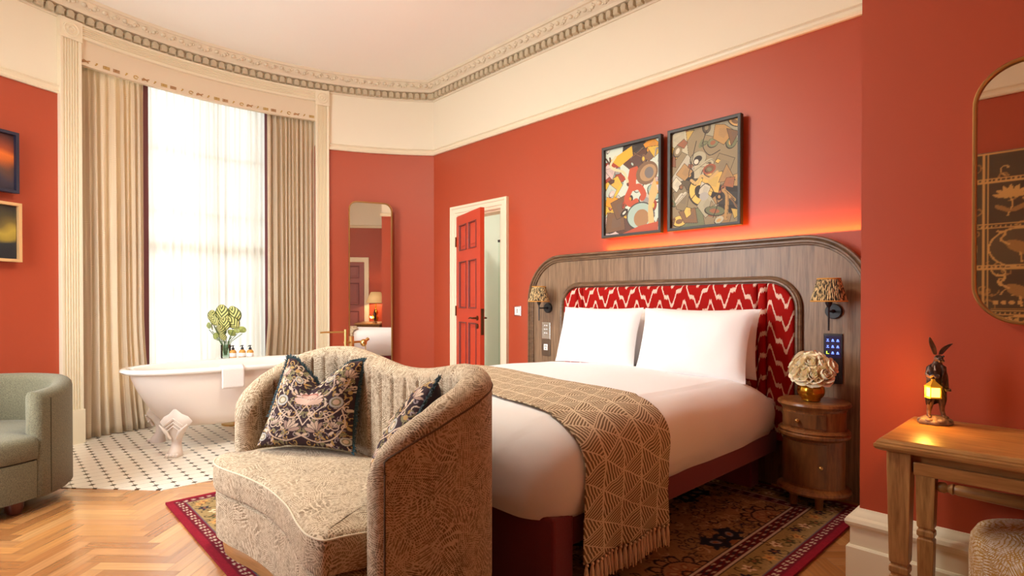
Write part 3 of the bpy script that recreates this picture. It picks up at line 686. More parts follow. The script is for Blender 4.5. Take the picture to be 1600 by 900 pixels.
hardware(door, 0.665)
for z in (0.3, 1.10, 1.86):
    m2 = MB(); m2.box(-0.012, 0.008, -0.010, 0.004, z - 0.055, z + 0.055); m2.build('hinge', M['bronze'], door, smooth=0)
# bathroom shell
mb = MB(); mb.box(-6.3, -3.9, 6.4, 6.5, 0, 2.75); mb.box(-6.4, -6.3, YA + 0.14, 6.5, 0, 2.75); mb.box(-3.95, -3.85, YA + 0.14, 6.5, 0, 2.75); mb.box(-6.4, -3.85, YA + 0.14, 6.5, 2.7, 2.8)
mb.box(-6.4, -3.85, YA + 0.14, 6.5, -0.02, 0.004); struct(mb.build('wall_bathroom', M['bathwall'], smooth=0))
t = thing('shower_screen', 'clear glass shower screen with a dark top rail seen past the red door', 'shower screen', (-4.9, 5.3, 0))
mb = MB(); mb.add([(-5.9, 5.3, 0.05), (-3.97, 5.3, 0.05), (-3.97, 5.3, 2.05), (-5.9, 5.3, 2.05)], [(0, 1, 2, 3)]); mb.build('glass_panel', M['greenglass'], t, smooth=0)
for z_, z2_ in ((2.05, 2.085), (0.006, 0.05)): mb = MB(); mb.box(-5.9, -3.96, 5.29, 5.315, z_, z2_); mb.build('rail', M['charcoal'], t, smooth=0)
t = thing('rain_shower', 'round chrome shower head on a wall arm in the bathroom', 'shower head', (-4.9, 6.4, 1.9))
mb = MB(); mb.tube([(-4.9, 6.385, 2.1), (-4.9, 6.1, 2.12), (-4.9, 5.95, 2.08)], 0.012, 8); mb.build('arm', M['chrome'], t)
mb = MB(); mb.lathe([(0.01, 2.08), (0.03, 2.06), (0.11, 2.05), (0.11, 2.035), (0.01, 2.033)], (-4.9, 5.95)); mb.build('rose', M['chrome'], t)

# ---- door in the end wall (seen in the tall mirror)
T2 = lambda p: (XE - (YA - p[1]) if False else p[0], p[1], p[2])
d2 = door_leaf('door_2', 0.80, 2.10, plain('plum door paint', rgb(150, 84, 78), 0.4), M['bead'])
d2.location = (XE - 0.02, 2.02, 0); d2.rotation_euler.z = math.radians(-90)
mb = MB(); R = []
for (y, z), (sy, sz) in zip([(2.03, 0), (2.03, 2.12), (1.21, 2.12), (1.21, 0)], [(1, 0), (1, 1), (-1, 1), (-1, 0)]): R.append([(XE - h, y + sy * q, z + sz * q) for q, h in cs_])
mb.rings(R); struct(mb.build('trim_door_end', M['cream'], smooth=25))

# ================================================================== objects
# ---- pelmet
mb = MB(); arc_block(mb, O0 + 0.02, O1 - 0.02, RW - 0.012, RW + 0.03, 3.215, 3.432, 40)
pel = mb.build('pelmet', M['pelmet'], smooth=35); tag(pel, 'curved cream fabric pelmet with a row of small gold motifs above the curtains', 'pelmet')
# embroidered motifs along its lower edge and pale relief flourishes
mb = MB(); mm = MB(); rr = random.Random(5)
nmo = 27
for k in range(nmo):
    a = O0 + 0.7 + (O1 - O0 - 1.4) * k / (nmo - 1); r = math.radians(a); R0 = RW - 0.014
    t = Vector((math.sin(r), math.cos(r), 0)); nn = Vector((math.cos(r), -math.sin(r), 0)); c = Vector((*arc(R0, a), 3.252))
    kind = k % 6
    def stroke(pts, wd, dst): dst.tube([c + t * p[0] + Vector((0, 0, p[1])) + nn * 0.001 for p in pts], wd, 6, flat=1)
    dst = mb if kind in (0, 3) else mm
    if kind == 0: stroke([(-0.03, -0.01), (0, 0.0), (0.03, 0.012)], 0.0045, dst); stroke([(-0.02, 0.012), (0.004, 0.003), (0.02, -0.010)], 0.0045, dst); stroke([(-0.03, 0.004), (-0.01, -0.004)], 0.004, dst)
    elif kind in (1, 4): stroke([(-0.008, -0.008), (0.008, 0.010)], 0.005, dst); stroke([(-0.002, 0.010), (0.01, 0.012)], 0.004, dst)
    elif kind == 2 or kind == 3:
        for dz in (-0.010, 0, 0.010): stroke([(-0.026, dz), (0.026, dz)], 0.0035, dst)
        stroke([(-0.01, -0.012), (-0.004, 0.014)], 0.0035, dst)
    else: stroke([(0.018 * math.cos(q), 0.014 * math.sin(q)) for q in np.linspace(0, 5.4, 9)], 0.004, dst)
mb.build('brown_motifs', plain('brown thread', rgb(180, 132, 84), 0.6), pel) ; mm.build('gold_motifs', plain('gold thread', rgb(196, 158, 84), 0.6), pel)

# ---- curtains
def curtain(name, a0, a1, Rc, z0, z1, folds, amp, mat, flare=None, seed=1, label='', cat='curtain', narrow=0.0, nu=260, nv=40):
    rg = np.random.RandomState(seed)
    ph = np.cumsum(rg.uniform(0.6, 1.4, folds + 1)); ph = (ph - ph[0]) / (ph[-1] - ph[0])
    am = rg.uniform(0.6, 1.25, folds + 1)
    def fn(u, v):
        z = z0 + (z1 - z0) * v
        k = np.searchsorted(ph, min(u, 0.9999), side='right') - 1; fr = (u - ph[k]) / (ph[k + 1] - ph[k]); 
        A = amp * am[k] * (0.75 + 0.35 * (1 - v))
        sh = 0.25 * math.sin(3.1 * v + k * 1.7) * (1 - v) * 0.6
        off = A * math.sin(2 * PI * fr + sh) + 0.25 * A * math.sin(4 * PI * fr + 2 * k + v * 2)
        if v > 0.955: off *= 0.55 + 0.45 * (1 - v) / 0.045
        a = a0 + (a1 - a0) * (u + 0.02 * math.sin(2 * PI * fr) * (1 - v))
        if flare: a += flare(u, v)
        x, y = arc(Rc - off, a); return (x, y, z)
    mb = MB(); mb.grid(fn, nu, nv); o = mb.build(name, mat, smooth=80, recalc=False, solid=0.004 if mat is not M['sheer'] else 0)
    if label: tag(o, label, cat)
    return o
fl_ = lambda u, v: (1.4 * u) * max(0, 1 - v / 0.33) ** 1.6 + (-0.5 * (1 - u)) * max(0, 1 - v / 0.3)
curtain('curtain', O0 + 0.1, -10.75, 3.36, 0.012, 3.24, 9, 0.042, M['curtain'], fl_, 3, 'full length cream woven curtain at the armchair end of the window')
curtain('curtain', 8.75, O1 - 0.05, 3.36, 0.012, 3.24, 10, 0.042, M['curtain'], lambda u, v: -1.2 * (1 - u) * max(0, 1 - v / 0.3), 8, 'full length cream woven curtain at the tall mirror end of the window')
curtain('sheer_curtain', -10.9, 9.2, 3.44, 0.02, 3.30, 17, 0.026, M['sheer'], None, 5, 'translucent white sheer curtain across the bright window', 'curtain', nu=420, nv=20)

# ---- claw-foot bath
BX, BY = -5.20, 1.58
tub = thing('bathtub', 'white freestanding roll-top bath on claw feet in front of the window', 'bathtub', (BX, BY, 0))
def tubring(hx, hy, z, n=64, p=2.35):
    out_ = []
    for k in range(n):
        a = 2 * PI * k / n; c, s_ = math.cos(a), math.sin(a)
        out_.append((BX + hx * math.copysign(abs(c) ** (2 / p), c), BY + hy * math.copysign(abs(s_) ** (2 / p), s_), z))
    return out_
outer = [(0.20, 0.42, 0.185), (0.245, 0.50, 0.195), (0.275, 0.56, 0.225), (0.298, 0.62, 0.29), (0.315, 0.68, 0.38), (0.328, 0.735, 0.48), (0.338, 0.775, 0.58), (0.342, 0.790, 0.632)]
mb = MB(); mb.rings([tubring(*o_) for o_ in outer], True, True, False); mb.build('outer_shell', M['tubpaint'], tub, smooth=60)
roll = [(0.342, 0.790, 0.630), (0.36, 0.815, 0.630), (0.378, 0.845, 0.638), (0.386, 0.856, 0.652), (0.382, 0.85, 0.666), (0.366, 0.832, 0.674), (0.345, 0.80, 0.672), (0.325, 0.775, 0.66), (0.315, 0.76, 0.63), (0.30, 0.70, 0.48), (0.275, 0.62, 0.33), (0.23, 0.50, 0.245), (0.15, 0.35, 0.228)]
mb = MB(); mb.rings([tubring(*o_) for o_ in roll], True, False, True); mb.build('rim', M['enamel'], tub, smooth=60)
def claw(sx_, sy_):
    mb = MB(); b = Vector((BX + sx_ * 0.24, BY + sy_ * 0.50, 0)); o_ = Vector((sx_ * 0.8, sy_ * 0.6, 0)); o_.normalize(); t_ = Vector((-o_.y, o_.x, 0))
    sec = [(0.075, 0.0, 0.052, 0.060), (0.078, 0.02, 0.056, 0.064), (0.070, 0.05, 0.046, 0.052), (0.050, 0.09, 0.034, 0.036), (0.042, 0.13, 0.036, 0.034), (0.050, 0.17, 0.052, 0.038), (0.062, 0.21, 0.085, 0.036), (0.068, 0.25, 0.115, 0.028), (0.070, 0.29, 0.085, 0.022), (0.072, 0.33, 0.045, 0.014), (0.074, 0.365, 0.010, 0.006)]
    R = []
    for off, z, wx, wd in sec:
        R.append([b + o_ * (off + wd * math.sin(2 * PI * k / 20)) + t_ * (wx * math.cos(2 * PI * k / 20)) * (1 + (0.10 * math.cos(5 * PI * k / 10) if z > 0.15 else 0)) + Vector((0, 0, z + (0.02 * abs(math.cos(2 * PI * k / 20)) if 0.2 < z < 0.3 else 0))) for k in range(20)])
    mb.rings(R)
    for q in (-0.034, -0.012, 0.012, 0.034):
        mb.ball(b + o_ * 0.128 + t_ * q + Vector((0, 0, 0.018)), 0.016, 6, (1, 1, 1.1))
    for q in (-1, 1):
        mb.tube([b + o_ * 0.10 + t_ * q * 0.10 + Vector((0, 0, 0.25)), b + o_ * 0.115 + t_ * q * 0.05 + Vector((0, 0, 0.20)), b + o_ * 0.10 + t_ * q * 0.02 + Vector((0, 0, 0.14))], [0.006, 0.014, 0.008], 8)
    for q in (0.0, 0.03, 0.06):
        mb.tube([b + o_ * 0.105 + t_ * s_ + Vector((0, 0, 0.30 - q - abs(s_) * 0.8)) for s_ in (-0.07, -0.03, 0, 0.03, 0.07)], 0.005, 6)
    return mb.build('claw_foot', M['tubpaint'], tub, smooth=50)
for sx_ in (1, -1):
    for sy_ in (-1, 1): claw(sx_, sy_)
# bath mat folded over the near rim
def matpt(u, v):
    y = 1.345 + 0.17 * u; s_ = v * 0.52
    prof = [(-0.315 + 0.63, 0.5), (0.318, 0.60), (0.33, 0.666), (0.355, 0.682), (0.380, 0.674), (0.394, 0.655), (0.396, 0.60), (0.397, 0.50)]
    k = v * (len(prof) - 1); i = min(int(k), len(prof) - 2); f_ = k - i
    return (BX + prof[i][0] * (1 - f_) + prof[i + 1][0] * f_, y, prof[i][1] * (1 - f_) + prof[i + 1][1] * f_)
mb = MB(); mb.grid(matpt, 14, 42)
tag(mb.build('bath_mat', plain('white towelling', rgb(232, 222, 216), 0.95, nscale=150, nstr=0.6), smooth=70, recalc=False, solid=0.006), 'white towelling mat hung over the rim of the bath', 'bath mat')

# ---- brass bath filler
FX, FY = -5.03, 2.52
t = thing('bath_filler', 'brass floor-standing bath tap with a long thin spout behind the sofa', 'tap', (FX, FY, 0))
mb = MB(); mb.tube([(FX, FY, 0), (FX, FY, 0.93)], 0.016, 14); mb.lathe([(0.045, 0.0), (0.045, 0.012), (0.018, 0.02)], (FX, FY)); mb.build('standpipe', M['brass'], t)
mb = MB(); mb.tube([(FX - 0.02, FY + 0.07, 0.0), (FX - 0.02, FY + 0.07, 0.86)], 0.024, 14); mb.build('pillar', M['brass'], t)
mb = MB(); mb.tube([(FX, FY, 0.905), (FX - 0.02, FY - 0.20, 0.908), (FX - 0.03, FY - 0.245, 0.905)], 0.009, 10); mb.tube([(FX - 0.02, FY + 0.20, 0.80), (FX - 0.01, FY - 0.01, 0.80)], 0.012, 10); mb.build('spout', M['brass'], t)
mb = MB(); mb.ball((FX + 0.0, FY + 0.19, 0.79), 0.034, 8, (1, 1, 1.1)); mb.tube([(FX, FY + 0.20, 0.80), (FX, FY + 0.245, 0.83)], 0.016, 10); mb.build('handset', M['brass'], t)
mb = MB(); mb.tube([(FX, FY + 0.21, 0.78), (FX + 0.01, FY + 0.22, 0.5), (FX, FY + 0.12, 0.12), (FX - 0.02, FY + 0.07, 0.05)], 0.006, 8); mb.build('hose', M['brass'], t)

# ---- small table behind the bath with a leafy plant and bottles
TX, TY, TZ = -5.80, 1.74, 0.655
t = thing('side_table', 'small round table behind the bath holding the plant and soap bottles', 'side table', (TX, TY, 0))
mb = MB(); mb.lathe([(0.0, TZ - 0.02), (0.165, TZ - 0.02), (0.17, TZ - 0.01), (0.165, TZ), (0.0, TZ)], (TX, TY), 32); mb.build('table_top', M['whiteplastic'], t)
mb = MB(); mb.lathe([(0.12, 0.004), (0.12, 0.02), (0.02, 0.03), (0.018, TZ - 0.02)], (TX, TY)); mb.build('pedestal', M['brass'], t)
t = thing('glass_vase', 'clear ribbed glass vase holding striped leaves behind the bath', 'vase', (TX + 0.03, TY - 0.09, TZ))
mb = MB(); mb.lathe([(0.0, TZ + 0.004), (0.042, TZ + 0.002), (0.045, TZ + 0.02), (0.045, TZ + 0.13), (0.041, TZ + 0.13), (0.041, TZ + 0.02), (0.0, TZ + 0.018)], (TX + 0.03, TY - 0.09), 24, cap=False); mb.build('vessel', M['greenglass'], t)
VX, VY = TX + 0.03, TY - 0.09
pl = thing('calathea_stems', 'green and cream striped leaves arranged in the glass vase', 'plant', (VX, VY, TZ + 0.02))
rr = random.Random(4)
cr_ = Vector((0.687, 0.727, 0)); cf = Vector((-0.727, 0.687, 0)); B0 = Vector((VX, VY, 0))
def leaf(tip_r, tip_z, size, tilt, back=0.0, mat='calathea', rot=0.0):
    """broad leaf facing the room, tip_r = offset to the right seen from the room, tip_z = height"""
    stem = MB(); c = B0 + cr_ * tip_r + cf * back + Vector((0, 0, tip_z))
    stem.tube([B0 + Vector((rr.uniform(-.012, .012), rr.uniform(-.012, .012), TZ + 0.03)), B0 + cr_ * tip_r * 0.35 + Vector((0, 0, TZ + 0.16)), c + Vector((0, 0, -size * 0.5))], 0.0035, 6); stem.build('stem', M['rosegreen'], pl)
    mb = MB(); up = (Vector((0, 0, 1)) * math.cos(tilt) - cf * math.sin(tilt)); r_ = Matrix.Rotation(rot, 4, cf); up = r_ @ up; rt = r_ @ cr_
    def fn(u, v):
        w_ = size * 0.40 * (math.sin(PI * min(1, v * 0.96 + 0.02)) ** 0.62)
        return c + up * (v - 0.5) * size + rt * (u - 0.5) * 2 * w_ - cf * (0.10 * size * (1 - abs(2 * u - 1)) + 0.2 * size * (v - 0.5) ** 2)
    mb.grid(fn, 8, 12, lambda u, v: (u, v)); mb.build('leaf', M[mat], pl, smooth=80, recalc=False, solid=0.002)
for a in ((-0.135, 1.06, 0.13, 0.3, 0.02, 'calathea', 0.3), (-0.095, 1.02, 0.11, 0.2, -0.02, 'calathea', -0.5), (-0.03, 1.09, 0.17, 0.15, 0.0, 'calathea', 0.1), (0.075, 1.075, 0.17, 0.2, 0.02, 'calathea', -0.2), (0.085, 1.00, 0.15, 0.5, -0.03, 'calathea', -0.6), (0.015, 0.99, 0.14, 0.3, -0.05, 'calathea', 0.0), (-0.02, 0.93, 0.13, 0.7, -0.04, 'calathea', 0.3),
          (-0.13, 0.965, 0.10, 1.2, 0.0, 'leaf', 1.5), (-0.16, 0.97, 0.08, 0.6, 0.0, 'leaf', 1.45), (0.15, 0.93, 0.08, 0.5, 0.02, 'leaf', -1.0), (0.11, 0.92, 0.06, 0.2, 0.0, 'leaf', -1.2), (0.0, 0.865, 0.09, 0.6, -0.05, 'calathea', 0.0), (-0.095, 0.87, 0.07, 0.2, 0.0, 'leaf', 0.4), (0.06, 0.90, 0.08, 0.4, 0, 'leaf', -0.8), (-0.05, 0.90, 0.08, 0.4, 0, 'leaf', 0.9)): leaf(*a)
def bottle(r_off, dep, label):
    c = B0 + cr_ * r_off + cf * dep; t = thing('soap_bottle', label, 'bottle', (c.x, c.y, TZ), 'soap bottles behind the bath')
    mb = MB(); mb.lathe([(0.0, TZ), (0.027, TZ), (0.030, TZ + 0.006), (0.030, TZ + 0.065), (0.022, TZ + 0.078), (0.012, TZ + 0.084)], (c.x, c.y), 20); mb.build('bottle_body', M['amber'], t)
    mb = MB(); mb.lathe([(0.0303, TZ + 0.018), (0.0308, TZ + 0.019), (0.0308, TZ + 0.052), (0.0303, TZ + 0.053)], (c.x, c.y), 20, cap=False); mb.build('label', M['whiteplastic'], t)
    mb = MB(); mb.lathe([(0.013, TZ + 0.084), (0.013, TZ + 0.102), (0.006, TZ + 0.104), (0.005, TZ + 0.118), (0.011, TZ + 0.119), (0.011, TZ + 0.126), (0.0, TZ + 0.127)], (c.x, c.y), 14); mb.tube([(c.x, c.y, TZ + 0.123), Vector((c.x, c.y, TZ + 0.122)) - cf * 0.03, Vector((c.x, c.y, TZ + 0.114)) - cf * 0.036], 0.004, 6); mb.build('pump', M['charcoal'], t)
bottle(0.085, -0.03, 'amber pump bottle nearest the leaf vase behind the bath'); bottle(0.16, 0.0, 'amber pump bottle in the middle of the three behind the bath'); bottle(0.235, 0.0, 'amber pump bottle nearest the right curtain behind the bath')

# ---- tall mirror on the bow wall
MC = Vector((-5.64, 3.13, 0)); MN = Vector((0.9483, -0.3173, 0)).normalized(); MT = Vector((-MN.y, MN.x, 0))   # centre, normal, tangent (towards +y)
def Tm(p): return MC + MT * p[0] + MN * (-p[1]) + Vector((0, 0, p[2]))
tm = thing('wall_mirror', 'tall narrow brass-framed mirror with rounded corners between window and bathroom door', 'mirror', (MC.x, MC.y, 0.40))
HW = 0.235
ol = rrect(-HW, HW, 0.37, 2.315, 0.085)
mb = MB(); mb.rings([[Tm((a, 0.015, b)) for a, b in ol], [Tm((a, -0.004, b)) for a, b in ol]]); mb.build('mirror_glass', M['mirror'], tm, smooth=30)
mb = MB(); frame_sweep(mb, rrect(-HW - 0.008, HW + 0.008, 0.362, 2.323, 0.092), [(0, -0.02), (0, 0.02), (0.012, 0.02), (0.012, -0.02)], 0.0, T=lambda p: Tm((p[0], p[1], p[2]))); mb.build('frame', M['brassmat'], tm, smooth=35)
mb = MB(); mb.rings([[Tm((a, 0.016, b)) for a, b in rrect(-HW + 0.03, HW - 0.03, 0.5, 2.2, 0.05)], [Tm((a, 0.16, b)) for a, b in rrect(-HW + 0.03, HW - 0.03, 0.5, 2.2, 0.05)]]); mb.build('backing', M['charcoal'], tm, smooth=0)

# ---- paintings
def painting(name, label, x0, x1, z0, z1, cv, T=None, fmat=None, fw=0.022, dep=0.04, inner=True):
    """in local (x, y, z) with the wall at y=0 and the room at -y; T maps to world"""
    T = T or (lambda p: p); c = T(((x0 + x1) / 2, 0, z0)); t = thing(name, label, 'picture', c, )
    mb = MB(); frame_sweep(mb, [(x0, z0), (x1, z0), (x1, z1), (x0, z1)], [(0, 0), (0, dep), (fw * 0.25, dep + 0.002), (fw, dep), (fw, dep * 0.3), (fw, 0)], 0.0, T=T); mb.build('frame', fmat, t, smooth=25)
    xi, zi = x0 + fw, z0 + fw
    def fn(X, Y):
        o = [T((xi + a, -dep * 0.35, zi + b)) for a, b in zip(X, Y)]; return o
    cv.mesh('canvas', M['paint'], fn, t, smooth=60)
    return t
def abstract(w_, h_, pal, seed, n=46, big=None):
    cv = Cv(w_, h_, 0.0022, pal[0]); rg = random.Random(seed)
    for k in range(n):
        cx, cy = rg.uniform(0, w_), rg.uniform(0, h_); r = rg.uniform(0.05, 0.16) * (1.3 - k / n); col = np.array(pal[rg.randrange(len(pal))]) * rg.uniform(0.75, 1.1)
        if rg.random() < 0.55:
            a0 = rg.uniform(0, 6.28); m_ = rg.choice((3, 4, 4, 5)); P = [(cx + r * rg.uniform(0.6, 1.3) * math.cos(a0 + 6.28 * i / m_), cy + r * rg.uniform(0.6, 1.3) * math.sin(a0 + 6.28 * i / m_)) for i in range(m_)]
            cv.poly(P, col); cv.line(P + [P[0]], 0.003, np.array(pal[-1]) * 0.8)
            P2 = [((p[0] + cx) / 2 + 0.01, (p[1] + cy) / 2) for p in P]; cv.poly(P2, col * 0.82 + 0.02)
        elif rg.random() < 0.6:
            an = rg.uniform(0, 3); ry = r * rg.uniform(0.4, 0.8); cv.ell(cx, cy, r * 0.62, ry * 0.7, an, np.array(pal[-1])); cv.ell(cx + 0.003, cy + 0.003, r * 0.57, ry * 0.64, an, col); cv.ell(cx, cy, r * 0.3, ry * 0.3, an, np.array(pal[rg.randrange(len(pal))]))
        else:
            P = catmull([(cx + rg.uniform(-r, r), cy + rg.uniform(-r, r)) for _ in range(4)], 8); cv.line(P, rg.uniform(0.008, 0.028), col); cv.line([(p[0] + 0.008, p[1]) for p in P], 0.003, np.array(pal[-1]))
    return cv
fm = plain('charcoal picture frame', rgb(58, 54, 52), 0.5, nscale=90, nstr=0.3)
palA = [rgb(206, 214, 196), rgb(232, 186, 70), rgb(226, 150, 40), rgb(176, 70, 44), rgb(218, 208, 190), rgb(168, 190, 172), rgb(126, 92, 66), rgb(150, 146, 142), rgb(230, 200, 190), rgb(96, 60, 44), rgb(60, 48, 40)]
cvA = abstract(0.562 - 0.044, 0.755 - 0.044, palA, 14, 62)
# bold rust-red looping shape and curved bands of the left picture
cvA.poly([(0.24, 0.52), (0.31, 0.53), (0.36, 0.44), (0.30, 0.42), (0.30, 0.36), (0.24, 0.36), (0.22, 0.44)], rgb(190, 84, 54))
cvA.line(catmull([(0.27, 0.46), (0.25, 0.36), (0.21, 0.28), (0.25, 0.235), (0.30, 0.25)], 8), 0.05, rgb(190, 84, 54)); cvA.line(catmull([(0.27, 0.36), (0.33, 0.36), (0.37, 0.30), (0.36, 0.27)], 8), 0.05, rgb(190, 84, 54))
cvA.ell(0.40, 0.46, 0.10, 0.09, 0.3, rgb(126, 96, 70)); cvA.ell(0.41, 0.46, 0.075, 0.065, 0.3, rgb(176, 140, 100)); cvA.ell(0.42, 0.46, 0.04, 0.045, 0.3, rgb(120, 112, 108))
cvA.ell(0.34, 0.13, 0.13, 0.11, 0, rgb(70, 66, 60)); cvA.ell(0.34, 0.13, 0.12, 0.10, 0, rgb(170, 190, 176)); cvA.ell(0.35, 0.11, 0.07, 0.07, 0, rgb(166, 124, 84))
cvA.poly([(0.42, 0.0), (0.47, 0.05), (0.45, 0.2), (0.50, 0.30), (0.47, 0.42), (0.42, 0.30), (0.41, 0.14)], rgb(220, 180, 120))
cvA.poly([(0.05, 0.62), (0.26, 0.70), (0.27, 0.62), (0.14, 0.55)], rgb(228, 172, 52)); cvA.line(catmull([(0.10, 0.64), (0.05, 0.58), (0.09, 0.54), (0.18, 0.50), (0.22, 0.42)], 8), 0.022, rgb(226, 204, 160))
cvA.poly([(0.16, 0.0), (0.50, 0.0), (0.50, 0.07), (0.33, 0.05)], rgb(186, 84, 56))
painting('picture', 'cubist painting with a rust-red looping shape on pale green, left above the bed', -2.857, -2.295, 1.730, 2.484, cvA, lambda p: (p[0], YA + p[1] - 0.03, p[2]), fm)
palB = [rgb(150, 132, 100), rgb(206, 160, 96), rgb(226, 186, 96), rgb(130, 96, 66), rgb(192, 182, 150), rgb(96, 82, 62), rgb(160, 100, 66), rgb(122, 124, 90), rgb(214, 204, 178), rgb(180, 140, 90), rgb(52, 42, 34)]
cvB = abstract(0.562 - 0.044, 0.760 - 0.044, palB, 23, 60)
for p_ in (((0.20, 0.62), (0.17, 0.5), (0.14, 0.36), (0.2, 0.30), (0.25, 0.40)), ((0.28, 0.68), (0.25, 0.58), (0.30, 0.50), (0.38, 0.52)), ((0.16, 0.20), (0.28, 0.30), (0.36, 0.16), (0.33, 0.05))): cvB.line(catmull(p_, 8), 0.006, rgb(50, 40, 34))
cvB.ell(0.20, 0.47, 0.026, 0.026, 0, rgb(60, 46, 36)); cvB.ell(0.20, 0.47, 0.018, 0.018, 0, rgb(226, 214, 190)); cvB.ell(0.26, 0.21, 0.035, 0.03, 0, rgb(176, 170, 160)); cvB.ell(0.30, 0.40, 0.05, 0.035, 0.2, rgb(160, 84, 56), 0.5)
cvB.line(catmull([(0.16, 0.34), (0.21, 0.31), (0.24, 0.36), (0.30, 0.33), (0.36, 0.37)], 8), 0.02, rgb(206, 170, 110))
painting('picture', 'cubist painting in brown and ochre with interlocking curves, right above the bed', -2.239, -1.677, 1.730, 2.490, cvB, lambda p: (p[0], YA + p[1] - 0.03, p[2]), fm)
# two landscapes on the bow wall left of the window: flat, hung on a chord
def bowT(deg, off):
    r = math.radians(deg); nn = Vector((math.cos(r), -math.sin(r), 0)); tt = Vector((math.sin(r), math.cos(r), 0)); c = Vector((*arc(RW - off, deg), 0))
    return lambda p: c + tt * p[0] - nn * p[1] + Vector((0, 0, p[2]))
def sunset(w_, h_, bands, seed):
    cv = Cv(w_, h_, 0.004, bands[0][1]); f_ = cv.Y / h_
    nz = np.zeros_like(f_); rg = np.random.RandomState(seed)
    for k in range(14): nz += 0.022 * np.sin(cv.X * rg.uniform(4, 34) + cv.Y * rg.uniform(-30, 30) + rg.uniform(0, 6)) 
    f_ = np.clip(f_ + nz, 0, 1); ps = [b[0] for b in bands]
    for c in range(3): cv.a[:, :, c] = np.interp(f_, ps, [b[1][c] for b in bands])
    return cv
b1 = [(0, rgb(40, 34, 44)), (0.25, rgb(58, 48, 60)), (0.38, rgb(90, 60, 50)), (0.5, rgb(196, 96, 36)), (0.62, rgb(220, 110, 40)), (0.75, rgb(150, 64, 34)), (1, rgb(70, 34, 34))]
b2 = [(0, rgb(30, 34, 40)), (0.25, rgb(40, 44, 46)), (0.36, rgb(150, 128, 50)), (0.5, rgb(176, 150, 60)), (0.62, rgb(110, 92, 46)), (0.8, rgb(70, 62, 40)), (1, rgb(46, 42, 38))]
A_ = -29.5
painting('picture', 'sunset painting in a dark blue frame, upper of two left of the window', -0.52, 0.072, 2.026, 2.490, sunset(0.548, 0.420, b1, 1), bowT(A_, 0.045), plain('navy frame', rgb(34, 36, 56), 0.4))
painting('picture', 'dusk seascape painting in a pale gold frame, lower of two left of the window', -0.52, 0.088, 1.503, 1.953, sunset(0.564, 0.406, b2, 2), bowT(A_, 0.045), plain('pale gold frame', rgb(226, 186, 130), 0.35, 0.3))

# ---- headboard
hb = thing('headboard', 'wide walnut wall headboard with rounded top and red ikat velvet panel', 'headboard', (-2.30, 3.77, 0))
HX0, HX1, HY, HZ = -3.715, -0.885, 3.745, 1.612
ol = rrect(HX0, HX1, 0.0, HZ, 0.40, 14, 0)
mb = MB(); mb.prism(ol, HY, YA - 0.012); mb.build('board', M['hbwood'], hb, smooth=30)
path = [p for p in ol if True]
path = [(HX1, 0.0)] + [p for p in ol[:11 + 4]] + ol[15:30] + [(HX0, 0.0)]
mb = MB(); frame_sweep(mb, path, [(-0.006, 0.0), (-0.008, 0.022), (-0.002, 0.030), (0.008, 0.030), (0.014, 0.022), (0.018, 0.016), (0.024, 0.022), (0.034, 0.022), (0.040, 0.014), (0.050, 0.012), (0.054, 0.0)], HY, closed=False); mb.build('moulding', M['hbtrim'], hb, smooth=40)
PX0, PX1, PZ = -3.275, -1.325, 1.325
pp = rrect(PX0, PX1, 0.30, PZ, 0.17, 12, 0)
path = [(PX1, 0.30)] + pp[:13] + pp[13:26] + [(PX0, 0.30)]
mb = MB(); frame_sweep(mb, path, [(-0.042, 0.0), (-0.044, 0.016), (-0.036, 0.024), (-0.026, 0.020), (-0.020, 0.026), (-0.010, 0.026), (-0.002, 0.018), (0.0, 0.0)], HY, closed=False); mb.build('panel_moulding', M['hbtrim'], hb, smooth=40)
# padded velvet: main field and narrow side channels
def pad(x0, x1, r0, r1, parent):
    def top(x):
        z = PZ
        if x < PX0 + 0.17: z = PZ - 0.17 + math.sqrt(max(0, 0.17 ** 2 - (PX0 + 0.17 - x) ** 2))
        if x > PX1 - 0.17: z = PZ - 0.17 + math.sqrt(max(0, 0.17 ** 2 - (x - PX1 + 0.17) ** 2))
        return z - 0.003
    mb = MB()
    def fn(u, v):
        x = x0 + (x1 - x0) * (0.5 - 0.5 * math.cos(PI * u)); z = 0.30 + (top(x) - 0.30) * math.sin(v * PI / 2) ; e = min(x - x0, x1 - x, max(0.0, top(x) - z)); d = 0.028 * (1 - max(0, 1 - e / 0.028) ** 2) ** 0.5 if e < 0.028 else 0.028
        return (x, HY - 0.002 - d, z)
    mb.grid(fn, max(10, int((x1 - x0) * 60)), 90); return mb.build('velvet_panel', M['ikat'], parent, smooth=80, recalc=False)
for a, b in ((PX0, -3.115), (-3.113, -3.060), (-3.058, -1.562), (-1.560, -1.502), (-1.500, PX1)): pad(a, b, 0, 0, hb)

# ---- bed
bed = thing('bed', 'large double bed with white bedding on a maroon upholstered base', 'bed', (-2.30, 2.65, 0))
mb = MB(); mb.box(-3.185, -1.415, 1.66, 3.695, 0.235, 0.37); mb.build('side_rail', M['maroon'], bed, smooth=0, bevel=0.012)
mb = MB(); mb.box(-3.195, -1.408, 1.545, 1.665, 0.017, 0.37); mb.build('foot_panel', M['maroon'], bed, smooth=0, bevel=0.012)
mb = MB(); mb.box(-3.10, -1.50, 3.50, 3.62, 0.017, 0.24); mb.build('head_support', M['maroon'], bed, smooth=0, bevel=0.01)
mb = MB(); mb.box(-3.18, -1.42, 1.60, 3.69, 0.37, 0.58); mb.build('mattress', M['white'], bed, smooth=0, bevel=0.03)
